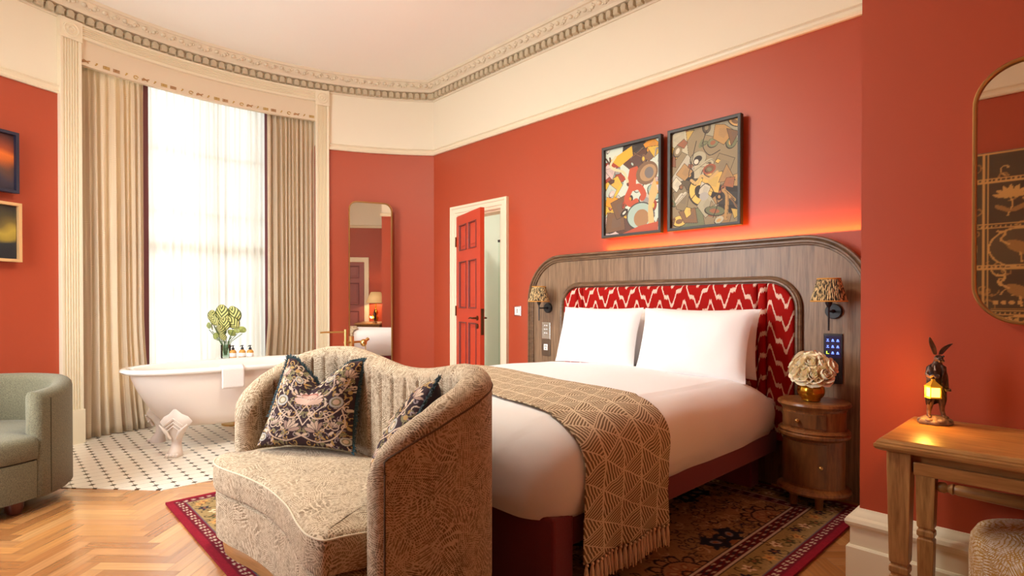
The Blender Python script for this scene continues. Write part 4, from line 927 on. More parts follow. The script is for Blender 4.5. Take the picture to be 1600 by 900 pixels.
# duvet as a loft of rounded cross-sections
BXc, HWd, DZ0, DZt, RR_ = -2.30, 0.935, 0.352, 0.715, 0.20
def dcs(s_, e, off=0.0):
    """s_ 0..1 from the bottom of the left side over the top to the bottom of the right; e = shrink near the foot"""
    hw = HWd - e + off; zt = DZt - e + off; r = max(RR_ - e * 0.3, 0.05); side = zt - r - DZ0; L_ = [side, r * PI / 2, 2 * (hw - r), r * PI / 2, side]; d = s_ * sum(L_)
    if d < L_[0]: q = d / L_[0]; return (BXc - hw + 0.05 * (1 - q) ** 2 , DZ0 + d)
    d -= L_[0]
    if d < L_[1]: a = d / r; return (BXc - hw + r - r * math.cos(a), zt - r + r * math.sin(a))
    d -= L_[1]
    if d < L_[2]: x = BXc - hw + r + d; return (x, zt + 0.022 * (1 - ((x - BXc) / hw) ** 2))
    d -= L_[2]
    if d < L_[3]: a = d / r; return (BXc + hw - r + r * math.sin(a), zt - r + r * math.cos(a))
    d -= L_[3]; q = d / max(L_[4], 1e-6); return (BXc + hw - 0.05 * min(1, q) ** 2, zt - r - d)
Y0d, Y1d = 1.505, 3.56
def dpt(s_, y, off=0.0):
    r = 0.20; q = y - Y0d; e = r - math.sqrt(max(0, r * r - (r - q) ** 2)) if q < r else 0.0; e *= 0.85
    q2 = Y1d - y; e2 = 0.12 * (1 - q2 / 0.30) ** 2 if q2 < 0.30 else 0
    x, z = dcs(s_, e, off); z -= e2 * max(0, (z - 0.5)) * 3.2 * (0.4 + 0.6 * abs((x - BXc) / HWd))
    nz = noise.noise(Vector((x * 2.2, y * 1.6, z * 2.2))) * 0.022 + noise.noise(Vector((x * 6, y * 3, z * 5 + 7))) * 0.006
    out_x = (x - BXc) / HWd
    return (x + nz * out_x, y, z + nz * 0.7 * (1 if z > 0.4 else 0))
mb = MB(); R = []
ys = [Y0d + 0.20 * (1 - math.cos(k * PI / 2 / 10)) for k in range(11)] + list(np.linspace(Y0d + 0.24, Y1d, 46))
rings_ = []
for y in ys: rings_.append([dpt(k / 110, y) for k in range(111)])
mb.rings(rings_, True, True, True); mb.build('duvet', M['white'], bed, smooth=60)

def pillow(name, w_, h_, th, label, cat, T, mat, group=None, chop=0.0, cv=None, seed=0, n=44, pinch=0.06, taper=0.0, shift=0.0):
    t = None; mb = MB()
    def pt(u, v, sgn):
        a, b = 2 * u - 1, 2 * v - 1
        x = a * w_ / 2 * (1 - pinch * (1 - b * b) * 0.9) ; z = b * h_ / 2 * (1 - pinch * (1 - a * a))
        d = th / 2 * ((1 - a ** 4) * (1 - b ** 4)) ** 0.55 * (1 - 0.25 * (a * a + b * b) / 2)
        x = x * (1 - taper * (b + 1) / 2) + shift * (b + 1) / 2
        if chop and b > -0.2: z -= chop * max(0.0, 1 - abs(a + 0.06) / 0.75) ** 1.2 * ((b + 0.2) / 1.2) ** 1.5; d *= 1 - 0.35 * math.exp(-((a + 0.06) / 0.2) ** 2) * max(0, b)
        d += noise.noise(Vector((a * 2.3 + seed, b * 2.3, sgn))) * th * 0.06 * (1 - a ** 6) * (1 - b ** 6)
        return T((x, -sgn * d, z))
    return pt
def simple_pillow(label, T, w_=0.76, h_=0.46, th=0.19, seed=0):
    pt = pillow('', w_, h_, th, '', '', T, None, seed=seed); mb = MB(); n = 36
    mb.grid(lambda u, v: pt(u, v, 1), n, n); mb.grid(lambda u, v: pt(1 - u, v, -1), n, n)
    # flat seam flange round the edge
    o = mb.build('pillow', M['pillow'], smooth=70, recalc=False); return tag(o, label, 'pillow', 'white pillows at the head of the bed')
def PT(xc, yb, zb, h_, tilt, yaw=0.0):
    return lambda p: (xc + p[0] * math.cos(yaw) - p[1] * math.sin(yaw), yb + (p[2] + h_ / 2) * math.sin(tilt) + p[1] * math.cos(tilt) + p[0] * math.sin(yaw), zb + (p[2] + h_ / 2) * math.cos(tilt) - p[1] * math.sin(tilt))
simple_pillow('white pillow standing in front on the lamp-switch side, far half of the bed', PT(-2.665, 3.36, 0.715, 0.46, 0.28), seed=1)
simple_pillow('white pillow standing in front beside the roses, near half of the bed', PT(-1.865, 3.34, 0.705, 0.46, 0.30), w_=0.80, h_=0.48, seed=2)
simple_pillow('white pillow behind the far front pillow, only its edge showing', PT(-2.64, 3.575, 0.70, 0.45, 0.12), th=0.145, seed=3)
simple_pillow('white pillow behind the near front pillow, its side edge showing', PT(-1.875, 3.57, 0.70, 0.45, 0.12), th=0.145, seed=4)

# ---- throw over the foot of the bed
def throwpt(u, v):
    """u along the bed's width (left bottom to right bottom), v across the throw (towards the head)"""
    s_ = 0.035 + u * (0.965); y = 1.665 + 0.605 * v
    x, y_, z = dpt(min(s_, 1.0), y, 0.014); sh = max(0, min(1, (-1.45 - x) / 1.2)); y += 0.24 * sh
    x, y_, z = dpt(min(s_, 1.0), y, 0.014)
    if x > -1.5 and z < 0.5: x = max(x, BXc + HWd + 0.012)
    nz = noise.noise(Vector((x * 4, y * 5, z * 3))) * 0.006
    return (x + nz, y, z + nz)
tw = MB(); nu, nv = 150, 44; b0 = 0
def thr(u, v):
    U = u * 1.09
    if U <= 1.0: return throwpt(U, v)
    p = throwpt(1.0, v); d = (U - 1.0) * 2.35; return (p[0] + 0.010 * math.sin(v * 14) * (U - 1) * 10 - 0.005, p[1] + 0.02 * (U - 1) * 4 * (v - 0.5), p[2] - d * 0.80)
tw.grid(thr, nu, nv, lambda u, v: (u * 2.72, v * 0.605))
throw = tw.build('throw_blanket', M['throw'], smooth=80, recalc=False, solid=0.006, )
tag(throw, 'brown throw blanket with cream triangle weave and tassels across the foot of the bed', 'throw')
rr = random.Random(9); mb = MB()
for k in range(21):
    v = (k + 0.5) / 21; p = Vector(thr(1.0, v)); 
    mb.ball(p + Vector((0.004, 0, -0.006)), 0.007, 4)
    for q in range(7):
        a = 2 * PI * q / 7; sx_, sy_ = math.cos(a), math.sin(a); ln = rr.uniform(0.085, 0.105)
        mb.tube([p + Vector((sx_ * 0.002, sy_ * 0.002, -0.004)), p + Vector((sx_ * 0.0065, sy_ * 0.0065, -ln * 0.45)), p + Vector((sx_ * 0.007 + rr.uniform(-.003, .003) + 0.004, sy_ * 0.008 + rr.uniform(-.004, .004), -ln))], [0.0022, 0.0036, 0.0026], 5)
fr_ = mb.build('tassel_fringe', M['tassel'], throw, smooth=60); fr_['kind'] = 'stuff'

# ---- rug
RX0, RX1, RY0, RY1 = -3.77, -0.895, 0.745, 3.66
rw, rh = RX1 - RX0, RY1 - RY0
cv = Cv(rw, rh, 0.006, rgb(146, 112, 78)); rg = random.Random(12)
navy, tan, maroon, wht, olive, blk, rust = rgb(30, 34, 50), rgb(166, 130, 92), rgb(84, 18, 28), rgb(190, 168, 146), rgb(128, 108, 72), rgb(34, 27, 28), rgb(134, 84, 58)
# field flourishes with four-way symmetry about medallions on a grid
def scroll(cx, cy, r, a, s_, col, wd):
    cv.line([(cx + r * (1 - k / 12) * math.cos(a + s_ * k * 0.42), cy + r * (1 - k / 12) * math.sin(a + s_ * k * 0.42)) for k in range(12)], wd, col)
for i in range(2600):
    scroll(rg.uniform(0.3, rw - 0.3), rg.uniform(0.3, rh - 0.3), rg.uniform(0.02, 0.055), rg.uniform(0, 6.3), rg.choice((-1, 1)), rg.choice((navy, blk, rgb(110, 80, 54), rgb(96, 66, 48), rgb(186, 154, 114))), 0.0065)
def medallion(cx, cy, r, fill, ring, core):
    for k in range(12):
        a = k * PI / 6; cv.ell(cx + r * 0.78 * math.cos(a), cy + r * 0.78 * math.sin(a), r * 0.26, r * 0.17, a, ring)
    for k in range(12):
        a = k * PI / 6; cv.ell(cx + r * 0.74 * math.cos(a), cy + r * 0.74 * math.sin(a), r * 0.20, r * 0.12, a, fill)
    cv.ell(cx, cy, r * 0.70, r * 0.70, 0, ring); cv.ell(cx, cy, r * 0.64, r * 0.64, 0, fill)
    for k in range(8):
        a = k * PI / 4; cv.ell(cx + r * 0.38 * math.cos(a), cy + r * 0.38 * math.sin(a), r * 0.2, r * 0.10, a, core); cv.ell(cx + r * 0.38 * math.cos(a), cy + r * 0.38 * math.sin(a), r * 0.11, r * 0.05, a, tan)
    cv.ell(cx, cy, r * 0.19, r * 0.19, 0, ring); cv.ell(cx, cy, r * 0.13, r * 0.13, 0, core); cv.ell(cx, cy, r * 0.06, r * 0.06, 0, tan)
for ix in range(-2, 3):
    for iy in range(-3, 4):
        cx, cy = rw / 2 + ix * 0.56, rh / 2 + iy * 0.46
        if (ix + iy) % 2 == 0: medallion(cx, cy, 0.17, rgb(146, 106, 76), blk, rust)
        else:
            for a in range(4):
                an = a * PI / 2 + PI / 4; x_, y_ = cx + 0.10 * math.cos(an), cy + 0.10 * math.sin(an)
                cv.ell(x_, y_, 0.075, 0.05, an, navy)
                for q in range(6): b_ = q * PI / 3; cv.ell(x_ + 0.06 * math.cos(b_), y_ + 0.06 * math.sin(b_), 0.03, 0.014, b_, navy)
                cv.ell(x_, y_, 0.03, 0.018, an, rgb(120, 110, 110)); cv.ell(x_, y_, 0.014, 0.01, an, rust)
            cv.ell(cx, cy, 0.06, 0.06, 0, blk, 0.35); cv.ell(cx, cy, 0.03, 0.03, 0, rust)
X_, Y_ = cv.X, cv.Y; d = np.minimum(np.minimum(X_, rw - X_), np.minimum(Y_, rh - Y_))
along = np.where(np.minimum(X_, rw - X_) < np.minimum(Y_, rh - Y_), Y_, X_)
nz = np.random.RandomState(1).rand(*d.shape)
def band(a, b, col): cv.a[(d >= a) & (d < b)] = col
band(0.235, 0.30, maroon); band(0.225, 0.235, wht); band(0.30, 0.308, wht); band(0.218, 0.225, blk); band(0.308, 0.316, blk)
m_ = (d >= 0.245) & (d < 0.29) & ((np.sin(along * 90) + np.sin(d * 260 + along * 40)) > 1.0); cv.a[m_] = np.array(wht) * 0.75
m_ = (d >= 0.245) & (d < 0.29) & ((np.sin(along * 90) + np.sin(d * 260 + along * 40)) < -1.2); cv.a[m_] = navy
band(0.095, 0.218, rgb(148, 122, 80))
side = lambda t_, dd: [(dd, t_), (rw - dd, t_), (t_, dd), (t_, rh - dd)]
for k in range(int(rh / 0.085) + 1):
    t_ = k * 0.085
    for j, (x_, y_) in enumerate(side(t_, 0.155 + 0.022 * math.sin(k * 1.9))):
        if d[min(cv.ny - 1, max(0, int(y_ / cv.res))), min(cv.nx - 1, max(0, int(x_ / cv.res)))] < 0.09: continue
        an = k * 2.4; c1_ = (rgb(214, 190, 150), rgb(70, 66, 40), rgb(190, 140, 80), navy)[k % 4]
        for q in range(5): b_ = q * 1.2566 + an; cv.ell(x_ + 0.018 * math.cos(b_), y_ + 0.018 * math.sin(b_), 0.017, 0.009, b_, c1_)
        cv.ell(x_, y_, 0.010, 0.010, 0, rust); scroll(x_ + 0.03, y_ + 0.03, 0.032, an, 1 if k % 2 else -1, rgb(66, 52, 34), 0.006); scroll(x_ - 0.03, y_ - 0.035, 0.03, an + 2, -1, rgb(66, 52, 34), 0.006)
band(0.086, 0.095, rgb(90, 80, 90)); band(0.0, 0.086, rgb(128, 18, 36)); band(0.035, 0.086, rgb(98, 14, 30))
m_ = (d >= 0.046) & (d < 0.076) & ((np.sin(along * 150) + np.sin(d * 380 + along * 70)) > 0.55); cv.a[m_] = wht
cv.a *= (0.82 + 0.3 * nz)[..., None]
rug = cv.mesh('rug', M['rugmat'], lambda X, Y: np.stack([RX0 + X, RY0 + Y, 0.009 + 0 * X], 1), smooth=0, solid=0.012)
tag(rug, 'patterned rug with a red border under the bed and sofa', 'rug')

# ---- curved loveseat
SB = (-2.25, 1.15, 0.012)
sofa = thing('loveseat', 'curved two-seat sofa in beige leaf-pattern fabric at the foot of the bed', 'sofa', SB)
pth = catmull([(-2.945, 0.855), (-3.005, 0.96), (-3.03, 1.08), (-3.01, 1.22), (-2.91, 1.35), (-2.70, 1.435), (-2.45, 1.462), (-2.2, 1.465), (-1.95, 1.462), (-1.72, 1.435), (-1.55, 1.36), (-1.455, 1.23), (-1.445, 1.06), (-1.50, 0.93), (-1.585, 0.845)], 10)
sl = [0.0]
for a, b in zip(pth[:-1], pth[1:]): sl.append(sl[-1] + float(np.hypot(*(b - a))))
ST = sl[-1]
def pat(s_):
    x = np.interp(s_, sl, [p[0] for p in pth]); y = np.interp(s_, sl, [p[1] for p in pth]); return x, y
def htop(s_):
    a = min(s_, ST - s_); h = np.interp(a, [0, 0.015, 0.04, 0.09, 0.18, 0.30, 0.44, 0.60, 0.80], [0.63, 0.675, 0.725, 0.772, 0.825, 0.88, 0.93, 0.965, 0.985])
    m_ = abs(s_ - ST * 0.52) / (ST * 0.5); return h - 0.085 * math.exp(-(m_ / 0.34) ** 2)
TH = 0.125
def shell_ring(s_, tf, zlow=0.085, off=0.0):
    e = 0.01; x, y = pat(s_); x1, y1 = pat(max(0, s_ - e)); x2, y2 = pat(min(ST, s_ + e)); t_ = Vector((x2 - x1, y2 - y1, 0)).normalized(); nn = Vector((-t_.y, t_.x, 0))  # outward (path runs clockwise)
    h = htop(s_); c = Vector((x, y, 0)) - nn * TH / 2; hw = TH / 2 * tf + off; pts = []
    rt = min(hw, 0.06)
    gr = 0.0
    zs_out = [zlow, 0.2, 0.35, 0.5, h - 0.10, h - rt]
    for z in sorted(set(zs_out)): pts.append(c + nn * (hw - (0.012 if z < 0.12 else 0)) + Vector((0, 0, z)))
    for k in range(1, 9): a = PI * k / 9; pts.append(c + nn * hw * math.cos(a) + Vector((0, 0, h - rt + rt * math.sin(a))))
    g = 0.020 * (1 - abs(math.sin(PI * s_ / 0.105))) ** 6 * tf
    for z in (h - rt, h - 0.12, 0.6 if h > 0.75 else 0.52, 0.47, 0.36, zlow): pts.append(c - nn * (hw - g) + Vector((0, 0, z)))
    return pts
ss = []; rnd = 0.06
for k in range(8): ss.append(rnd * (1 - math.cos(k / 8 * PI / 2)))
core_ = list(np.linspace(rnd, ST - rnd, 230)); ss = [(q, max(0.08, math.sqrt(max(0, 1 - (1 - q / rnd) ** 2)))) for q in ss] + [(q, 1) for q in core_] + [(ST - q, max(0.08, math.sqrt(max(0, 1 - (1 - q / rnd) ** 2)))) for q in reversed(ss)]
mb = MB(); mb.rings([shell_ring(q, tf) for q, tf in ss], True, True, True); mb.build('backrest', M['sofa'], sofa, smooth=55)
# piping where the arm front band meets the outer side
mb = MB()
for s_ in (0.075, ST - 0.085):
    pts = [p for p in shell_ring(s_, 1, off=0.0015)][:7]; pass
x_pts = []
for q in np.linspace(ST - 0.075, ST - 0.95, 60):
    r_ = shell_ring(q, 1); 
    x_pts.append((q, r_))
edge = [shell_ring(ST - 0.075, 1)[k] for k in range(5)] + [r_[5] + (r_[5] - r_[10]).normalized() * 0.001 for q, r_ in x_pts]
mb.tube(edge, 0.0035, 6); dpip = plain('dark piping', rgb(92, 70, 50), 0.8); mb.build('arm_piping', dpip, sofa); mb = MB()
x_pts = [shell_ring(q, 1) for q in np.linspace(0.075, 0.95, 60)]
mb.tube([x_pts[0][k] for k in range(5)] + [r_[5] for r_ in x_pts], 0.0035, 6)
mb.build('arm_piping', dpip, sofa)
# seat outline: concave front
front = catmull([(-1.66, 0.92), (-1.685, 0.835), (-1.70, 0.775), (-1.78, 0.752), (-1.90, 0.765), (-2.10, 0.805), (-2.34, 0.822), (-2.56, 0.805), (-2.74, 0.772), (-2.87, 0.765), (-2.97, 0.80), (-3.005, 0.86), (-2.96, 0.92)], 6)
back = []
for q in np.linspace(0.10, ST - 0.10, 40):
    x, y = pat(q); e = 0.01; x1, y1 = pat(q - e); x2, y2 = pat(q + e); t_ = Vector((x2 - x1, y2 - y1)).normalized(); back.append((x + t_.y * (TH - 0.03), y - t_.x * (TH - 0.03)))
seat_ol = [tuple(p) for p in front] + back
cxs, cys = -2.3, 1.08
def inset(o_, d_, z):
    n = len(o_); R_ = []
    for i in range(n):
        a, b = o_[i - 1], o_[(i + 1) % n]; t_ = Vector((b[0] - a[0], b[1] - a[1])); 
        t_ = t_.normalized() if t_.length > 1e-6 else Vector((1, 0)); R_.append((o_[i][0] + t_.y * -d_ * -1 * sgn_s, o_[i][1] - t_.x * -d_ * -1 * sgn_s, z))
    return R_
ar = sum(seat_ol[i][0] * seat_ol[(i + 1) % len(seat_ol)][1] - seat_ol[(i + 1) % len(seat_ol)][0] * seat_ol[i][1] for i in range(len(seat_ol))); sgn_s = -1 if ar > 0 else 1
mb = MB(); prof = [(0.02, 0.305), (0.006, 0.312), (0.0, 0.33), (0.0, 0.40), (0.004, 0.425), (0.014, 0.440), (0.035, 0.449), (0.07, 0.455)]
rings_ = [inset(seat_ol, d_, z) for d_, z in prof]
last = rings_[-1]
for f_, dz in ((0.75, 0.010), (0.5, 0.015), (0.25, 0.018), (0.0, 0.019)): rings_.append([(p[0] * f_ + min(-1.85, max(-2.78, p[0])) * (1 - f_), p[1] * f_ + 1.10 * (1 - f_), 0.455 + dz) for p in last])
mb.rings(rings_, True, True, False); mb.build('seat_cushion', M['sofa'], sofa, smooth=60)
mb = MB(); lp = inset(seat_ol[:len(front)], 0.004, 0.431); mb.tube([(p[0], p[1], p[2]) for p in lp[1:-1]], 0.0035, 6); mb.build('seat_piping', M['piping'], sofa)
mb = MB(); mb.rings([inset(seat_ol, 0.012, z) for z in (0.085, 0.10, 0.2, 0.29)] + [inset(seat_ol, 0.03, 0.30)]); mb.build('seat_base', M['sofa'], sofa, smooth=50)
allout = [tuple(p) for p in front] + [tuple(p) for p in pth[4:-4]]
mb = MB(); k_ = 0.93; mb.rings([[(cxs + (p[0] - cxs) * q, cys + (p[1] - cys) * (q - 0.02), z) for p in allout] for q, z in ((0.91, 0.0165), (0.925, 0.05), (0.93, 0.095))]); mb.build('plinth', M['plinth'], sofa, smooth=50)

# ---- cushions on the loveseat
def cushion_canvas(seed):
    s_ = 0.50; cv = Cv(s_, s_, 0.0026, rgb(54, 35, 38)); rg = random.Random(seed); cr1, ol_, go, bl, pk = rgb(206, 180, 156), rgb(128, 118, 84), rgb(178, 142, 86), rgb(150, 132, 132), rgb(206, 160, 140)
    def both(fn): fn(1); fn(-1)
    mid = s_ / 2
    def sc_l(cx, cy, r, a, sg, col, wd, n=16, tw_=0.36): 
        for m_ in (1, -1): cv.line([(mid + m_ * (cx + r * (1 - k / n) * math.cos(a + sg * k * tw_)), cy + r * (1 - k / n) * math.sin(a + sg * k * tw_)) for k in range(n)], wd, col)
    for i in range(130): sc_l(rg.uniform(0.0, 0.25), rg.uniform(0.0, 0.5), rg.uniform(0.014, 0.036), rg.uniform(0, 6.3), rg.choice((1, -1)), rg.choice((ol_, go, bl, cr1)), 0.0048)
    for i in range(75):
        x_, y_, an, ln = rg.uniform(0.01, 0.24), rg.uniform(0.01, 0.49), rg.uniform(0, 3.1), rg.uniform(0.009, 0.018)
        for m_ in (1, -1): cv.ell(mid + m_ * x_, y_, ln, ln * 0.45, m_ * an, rg.choice((ol_, go, cr1)))
    for pts in (((0.0, 0.06), (0.08, 0.03), (0.17, 0.06), (0.22, 0.14), (0.20, 0.22)), ((0.0, 0.12), (0.06, 0.20), (0.13, 0.26), (0.20, 0.34), (0.22, 0.44)), ((0.02, 0.34), (0.07, 0.30), (0.13, 0.34), (0.12, 0.42), (0.06, 0.46)), ((0.0, 0.24), (0.06, 0.16), (0.15, 0.19), (0.23, 0.27)), ((0.03, 0.16), (0.10, 0.10), (0.14, 0.14), (0.11, 0.19))):
        P = catmull(pts, 8)
        for m_ in (1, -1): cv.line([(mid + m_ * p[0], p[1]) for p in P], 0.0065, cr1)
    def tulip(x_, y_, r, an):
        for m_ in (1, -1):
            for q in (-0.9, -0.45, 0, 0.45, 0.9):
                b_ = PI / 2 + q + an; cx, cy = mid + m_ * (x_ + r * 0.55 * math.cos(b_)), y_ + r * 0.55 * math.sin(b_)
                cv.ell(cx, cy, r * 0.58, r * 0.22, m_ * b_, rgb(60, 44, 48)); cv.ell(cx, cy, r * 0.52, r * 0.17, m_ * b_, cr1 if abs(q) < 0.6 else rgb(170, 140, 124))
    tulip(0.075, 0.085, 0.06, 0.4); tulip(0.20, 0.40, 0.045, -0.5); tulip(0.16, 0.12, 0.03, -0.3)
    for x_, y_, r in ((0.165, 0.26, 0.042), (0.10, 0.42, 0.03), (0.225, 0.05, 0.03)):
        for m_ in (1, -1):
            cv.ell(mid + m_ * x_, y_, r, r * 0.86, 0, rgb(60, 44, 48)); cv.ell(mid + m_ * x_, y_, r * 0.9, r * 0.76, 0, rgb(176, 170, 160)); cv.ell(mid + m_ * x_, y_, r * 0.62, r * 0.5, 0, ol_); cv.ell(mid + m_ * x_, y_, r * 0.42, r * 0.34, 0, cr1)
            for q in range(5): cv.ell(mid + m_ * (x_ + r * 1.5), y_ + r * 1.3, r * 0.25, r * 0.25, 0, go)
    # lotus in the middle
    for q in range(-4, 5):
        b_ = PI / 2 + q * 0.42; cx, cy = mid + 0.048 * math.cos(b_), 0.285 + 0.03 * math.sin(b_); cv.ell(cx, cy, 0.044, 0.017, b_, rgb(64, 44, 48)); cv.ell(cx, cy, 0.040, 0.013, b_, rgb(222, 190, 170))
    cv.ell(mid, 0.315, 0.052, 0.026, 0, rgb(170, 110, 96)); cv.ell(mid, 0.308, 0.046, 0.018, 0, rgb(210, 170, 150))
    for q in range(-3, 4): cv.ell(mid + q * 0.02, 0.262, 0.014, 0.024, q * -0.3, rgb(216, 182, 160))
    return cv
def cushion(label, T, seed, w_=0.50, h_=0.44, th=0.15, chop=0.12, taper=0.20, shift=0.05):
    cv = cushion_canvas(seed); pt = pillow('', w_, h_, th, '', '', T, None, chop=chop, seed=seed, pinch=0.07, taper=taper, shift=shift)
    root = thing('cushion', label, 'cushion', tuple(T((0, 0, -h_ / 2))), 'floral cushions on the loveseat')
    cv.mesh('front_cover', M['cushmat'], lambda X, Y: [pt(min(1, a / 0.50), min(1, b / 0.50), 1) for a, b in zip(X, Y)], root, smooth=80)
    mb = MB(); mb.grid(lambda u, v: pt(1 - u, v, -1), 40, 40); mb.build('back_cover', plain('dark plum velvet', rgb(52, 36, 46), 0.9), root, smooth=80, recalc=False)
    rg = random.Random(seed); mb = MB()
    per = [(k / 60, 1.0) for k in range(61)] + [(1.0, 1 - k / 60) for k in range(61)] + [(0.0, k / 60) for k in range(20, 61)]
    for u, v in per:
        p = Vector(pt(u, v, 1)); cc = Vector(T((0, 0, 0))); o_ = (p - cc).normalized()
        for q in range(7):
            dr = (o_ + Vector((rg.uniform(-.45, .45), rg.uniform(-.45, .45), rg.uniform(-.45, .45)))).normalized(); ln = rg.uniform(0.010, 0.019)
            q0 = p + Vector((rg.uniform(-.004, .004),) * 3); mb.tube([q0 - dr * 0.004, q0 + dr * ln], [0.0030, 0.0012], 4)
    f_ = mb.build('fringe', M['teal'], root, smooth=60); f_['kind'] = 'stuff'
    return root
def CT(base, yaw, tilt, h_, roll=0.0):
    """base = centre of the bottom edge; yaw = direction of the width; leaning back by tilt"""
    wx = Vector((math.cos(yaw), math.sin(yaw), 0)); fw_ = Vector((math.sin(yaw), -math.cos(yaw), 0)); up = Vector((0, 0, 1)) * math.cos(tilt) - fw_ * math.sin(tilt); nrm = fw_ * math.cos(tilt) + Vector((0, 0, 1)) * math.sin(tilt)
    wx2 = wx * math.cos(roll) + up * math.sin(roll); up2 = up * math.cos(roll) - wx * math.sin(roll); b = Vector(base)
    return lambda p: tuple(b + wx2 * p[0] + up2 * (p[2] + h_ / 2) + nrm * (-p[1]))
cushion('purple and cream floral cushion with teal fringe, fully visible at the left', CT((-2.63, 1.10, 0.487), math.radians(38), 0.24, 0.44, -0.02), 2)
cushion('purple and cream floral cushion half hidden behind the near sofa arm', CT((-1.92, 1.09, 0.49), math.radians(-39), 0.52, 0.46, 0.16), 5, h_=0.46, chop=0.05, taper=0.05)

# ---- barrel armchair at the left edge
AX, AY, AR = -4.52, -0.11, 0.49
ac = thing('armchair', 'sage green tweed barrel armchair by the window wall', 'armchair', (AX, AY, 0.0))
def actop(a_): # angle from facing direction (+x)
    f_ = min(1, max(0, (abs(a_) - 40) / 70)); return 0.685 + 0.045 * (0.5 - 0.5 * math.cos(PI * f_))
AF = -2.0
def acring(deg, tf, th=0.105, zl=0.075):
    a = math.radians(deg + AF); u = Vector((math.cos(a), math.sin(a), 0)); c = Vector((AX, AY, 0)) + u * (AR - th / 2); hw = th / 2 * tf; h = actop(deg); rt = min(hw, 0.045); P = []
    for z in (zl, zl + 0.015, 0.3, 0.5, h - rt): P.append(c + u * (hw - (0.015 if z == zl else 0)) + Vector((0, 0, z)))
    for k in range(1, 8): b = PI * k / 8; P.append(c + u * hw * math.cos(b) + Vector((0, 0, h - rt + rt * math.sin(b))))
    for z in (h - rt, 0.5, 0.3, zl): P.append(c - u * hw + Vector((0, 0, z)))
    return P
mb = MB(); R = []
for k in range(6): s_ = k / 6 * PI / 2; R.append(acring(40 + 4.5 * (1 - math.cos(s_)), max(0.1, math.sin(s_) if k else 0.1)))
for d_ in np.linspace(44.5, 315.5, 110): R.append(acring(d_ if d_ <= 180 else d_ - 360, 1))
for k in reversed(range(6)): s_ = k / 6 * PI / 2; R.append(acring(-(40 + 4.5 * (1 - math.cos(s_))), max(0.1, math.sin(s_) if k else 0.1)))
mb.rings(R); mb.build('backrest', M['green_tweed'], ac, smooth=55)
mb = MB()
olv = plain('dark olive seam', rgb(70, 66, 50), 0.9)
for sgn in (1, -1):
    rr_ = acring(sgn * 50, 1); mb = MB(); mb.tube([rr_[k] + (rr_[k] - Vector((AX, AY, rr_[k].z))).normalized() * 0.001 for k in range(1, 5)], 0.003, 6); mb.build('seam', olv, ac)
def sector(r, a_, z, n=30, ins=0): return [(AX + (r - ins) * math.cos(math.radians(AF + q)), AY + (r - ins) * math.sin(math.radians(AF + q)), z) for q in np.linspace(-a_, a_, n)] 
def seatol(front_r, z, ins):
    P = sector(front_r - ins, 41, z); 
    for q in np.linspace(44, 316, 40): P.append((AX + (AR - 0.095 - ins) * math.cos(math.radians(AF + q)), AY + (AR - 0.095 - ins) * math.sin(math.radians(AF + q)), z))
    return P
mb = MB(); mb.rings([seatol(AR - 0.012, z, i) for z, i in ((0.078, 0.02), (0.085, 0.004), (0.27, 0.0), (0.295, 0.004), (0.30, 0.02))]); mb.build('seat_base', M['green_tweed'], ac, smooth=50)
mb = MB(); mb.rings([seatol(AR - 0.005, z, i) for z, i in ((0.302, 0.03), (0.305, 0.008), (0.33, 0.0), (0.40, 0.0), (0.425, 0.012), (0.437, 0.04), (0.445, 0.12), (0.45, 0.25))]); mb.build('seat_cushion', M['green_tweed'], ac, smooth=60)
for q in (32, -32, 140, -140):
    x_, y_ = AX + 0.38 * math.cos(math.radians(q)), AY + 0.38 * math.sin(math.radians(q)); mb = MB(); mb.lathe([(0.034, 0.004), (0.042, 0.03), (0.046, 0.078)], (x_, y_), 20); mb.build('foot', M['redfoot'], ac)

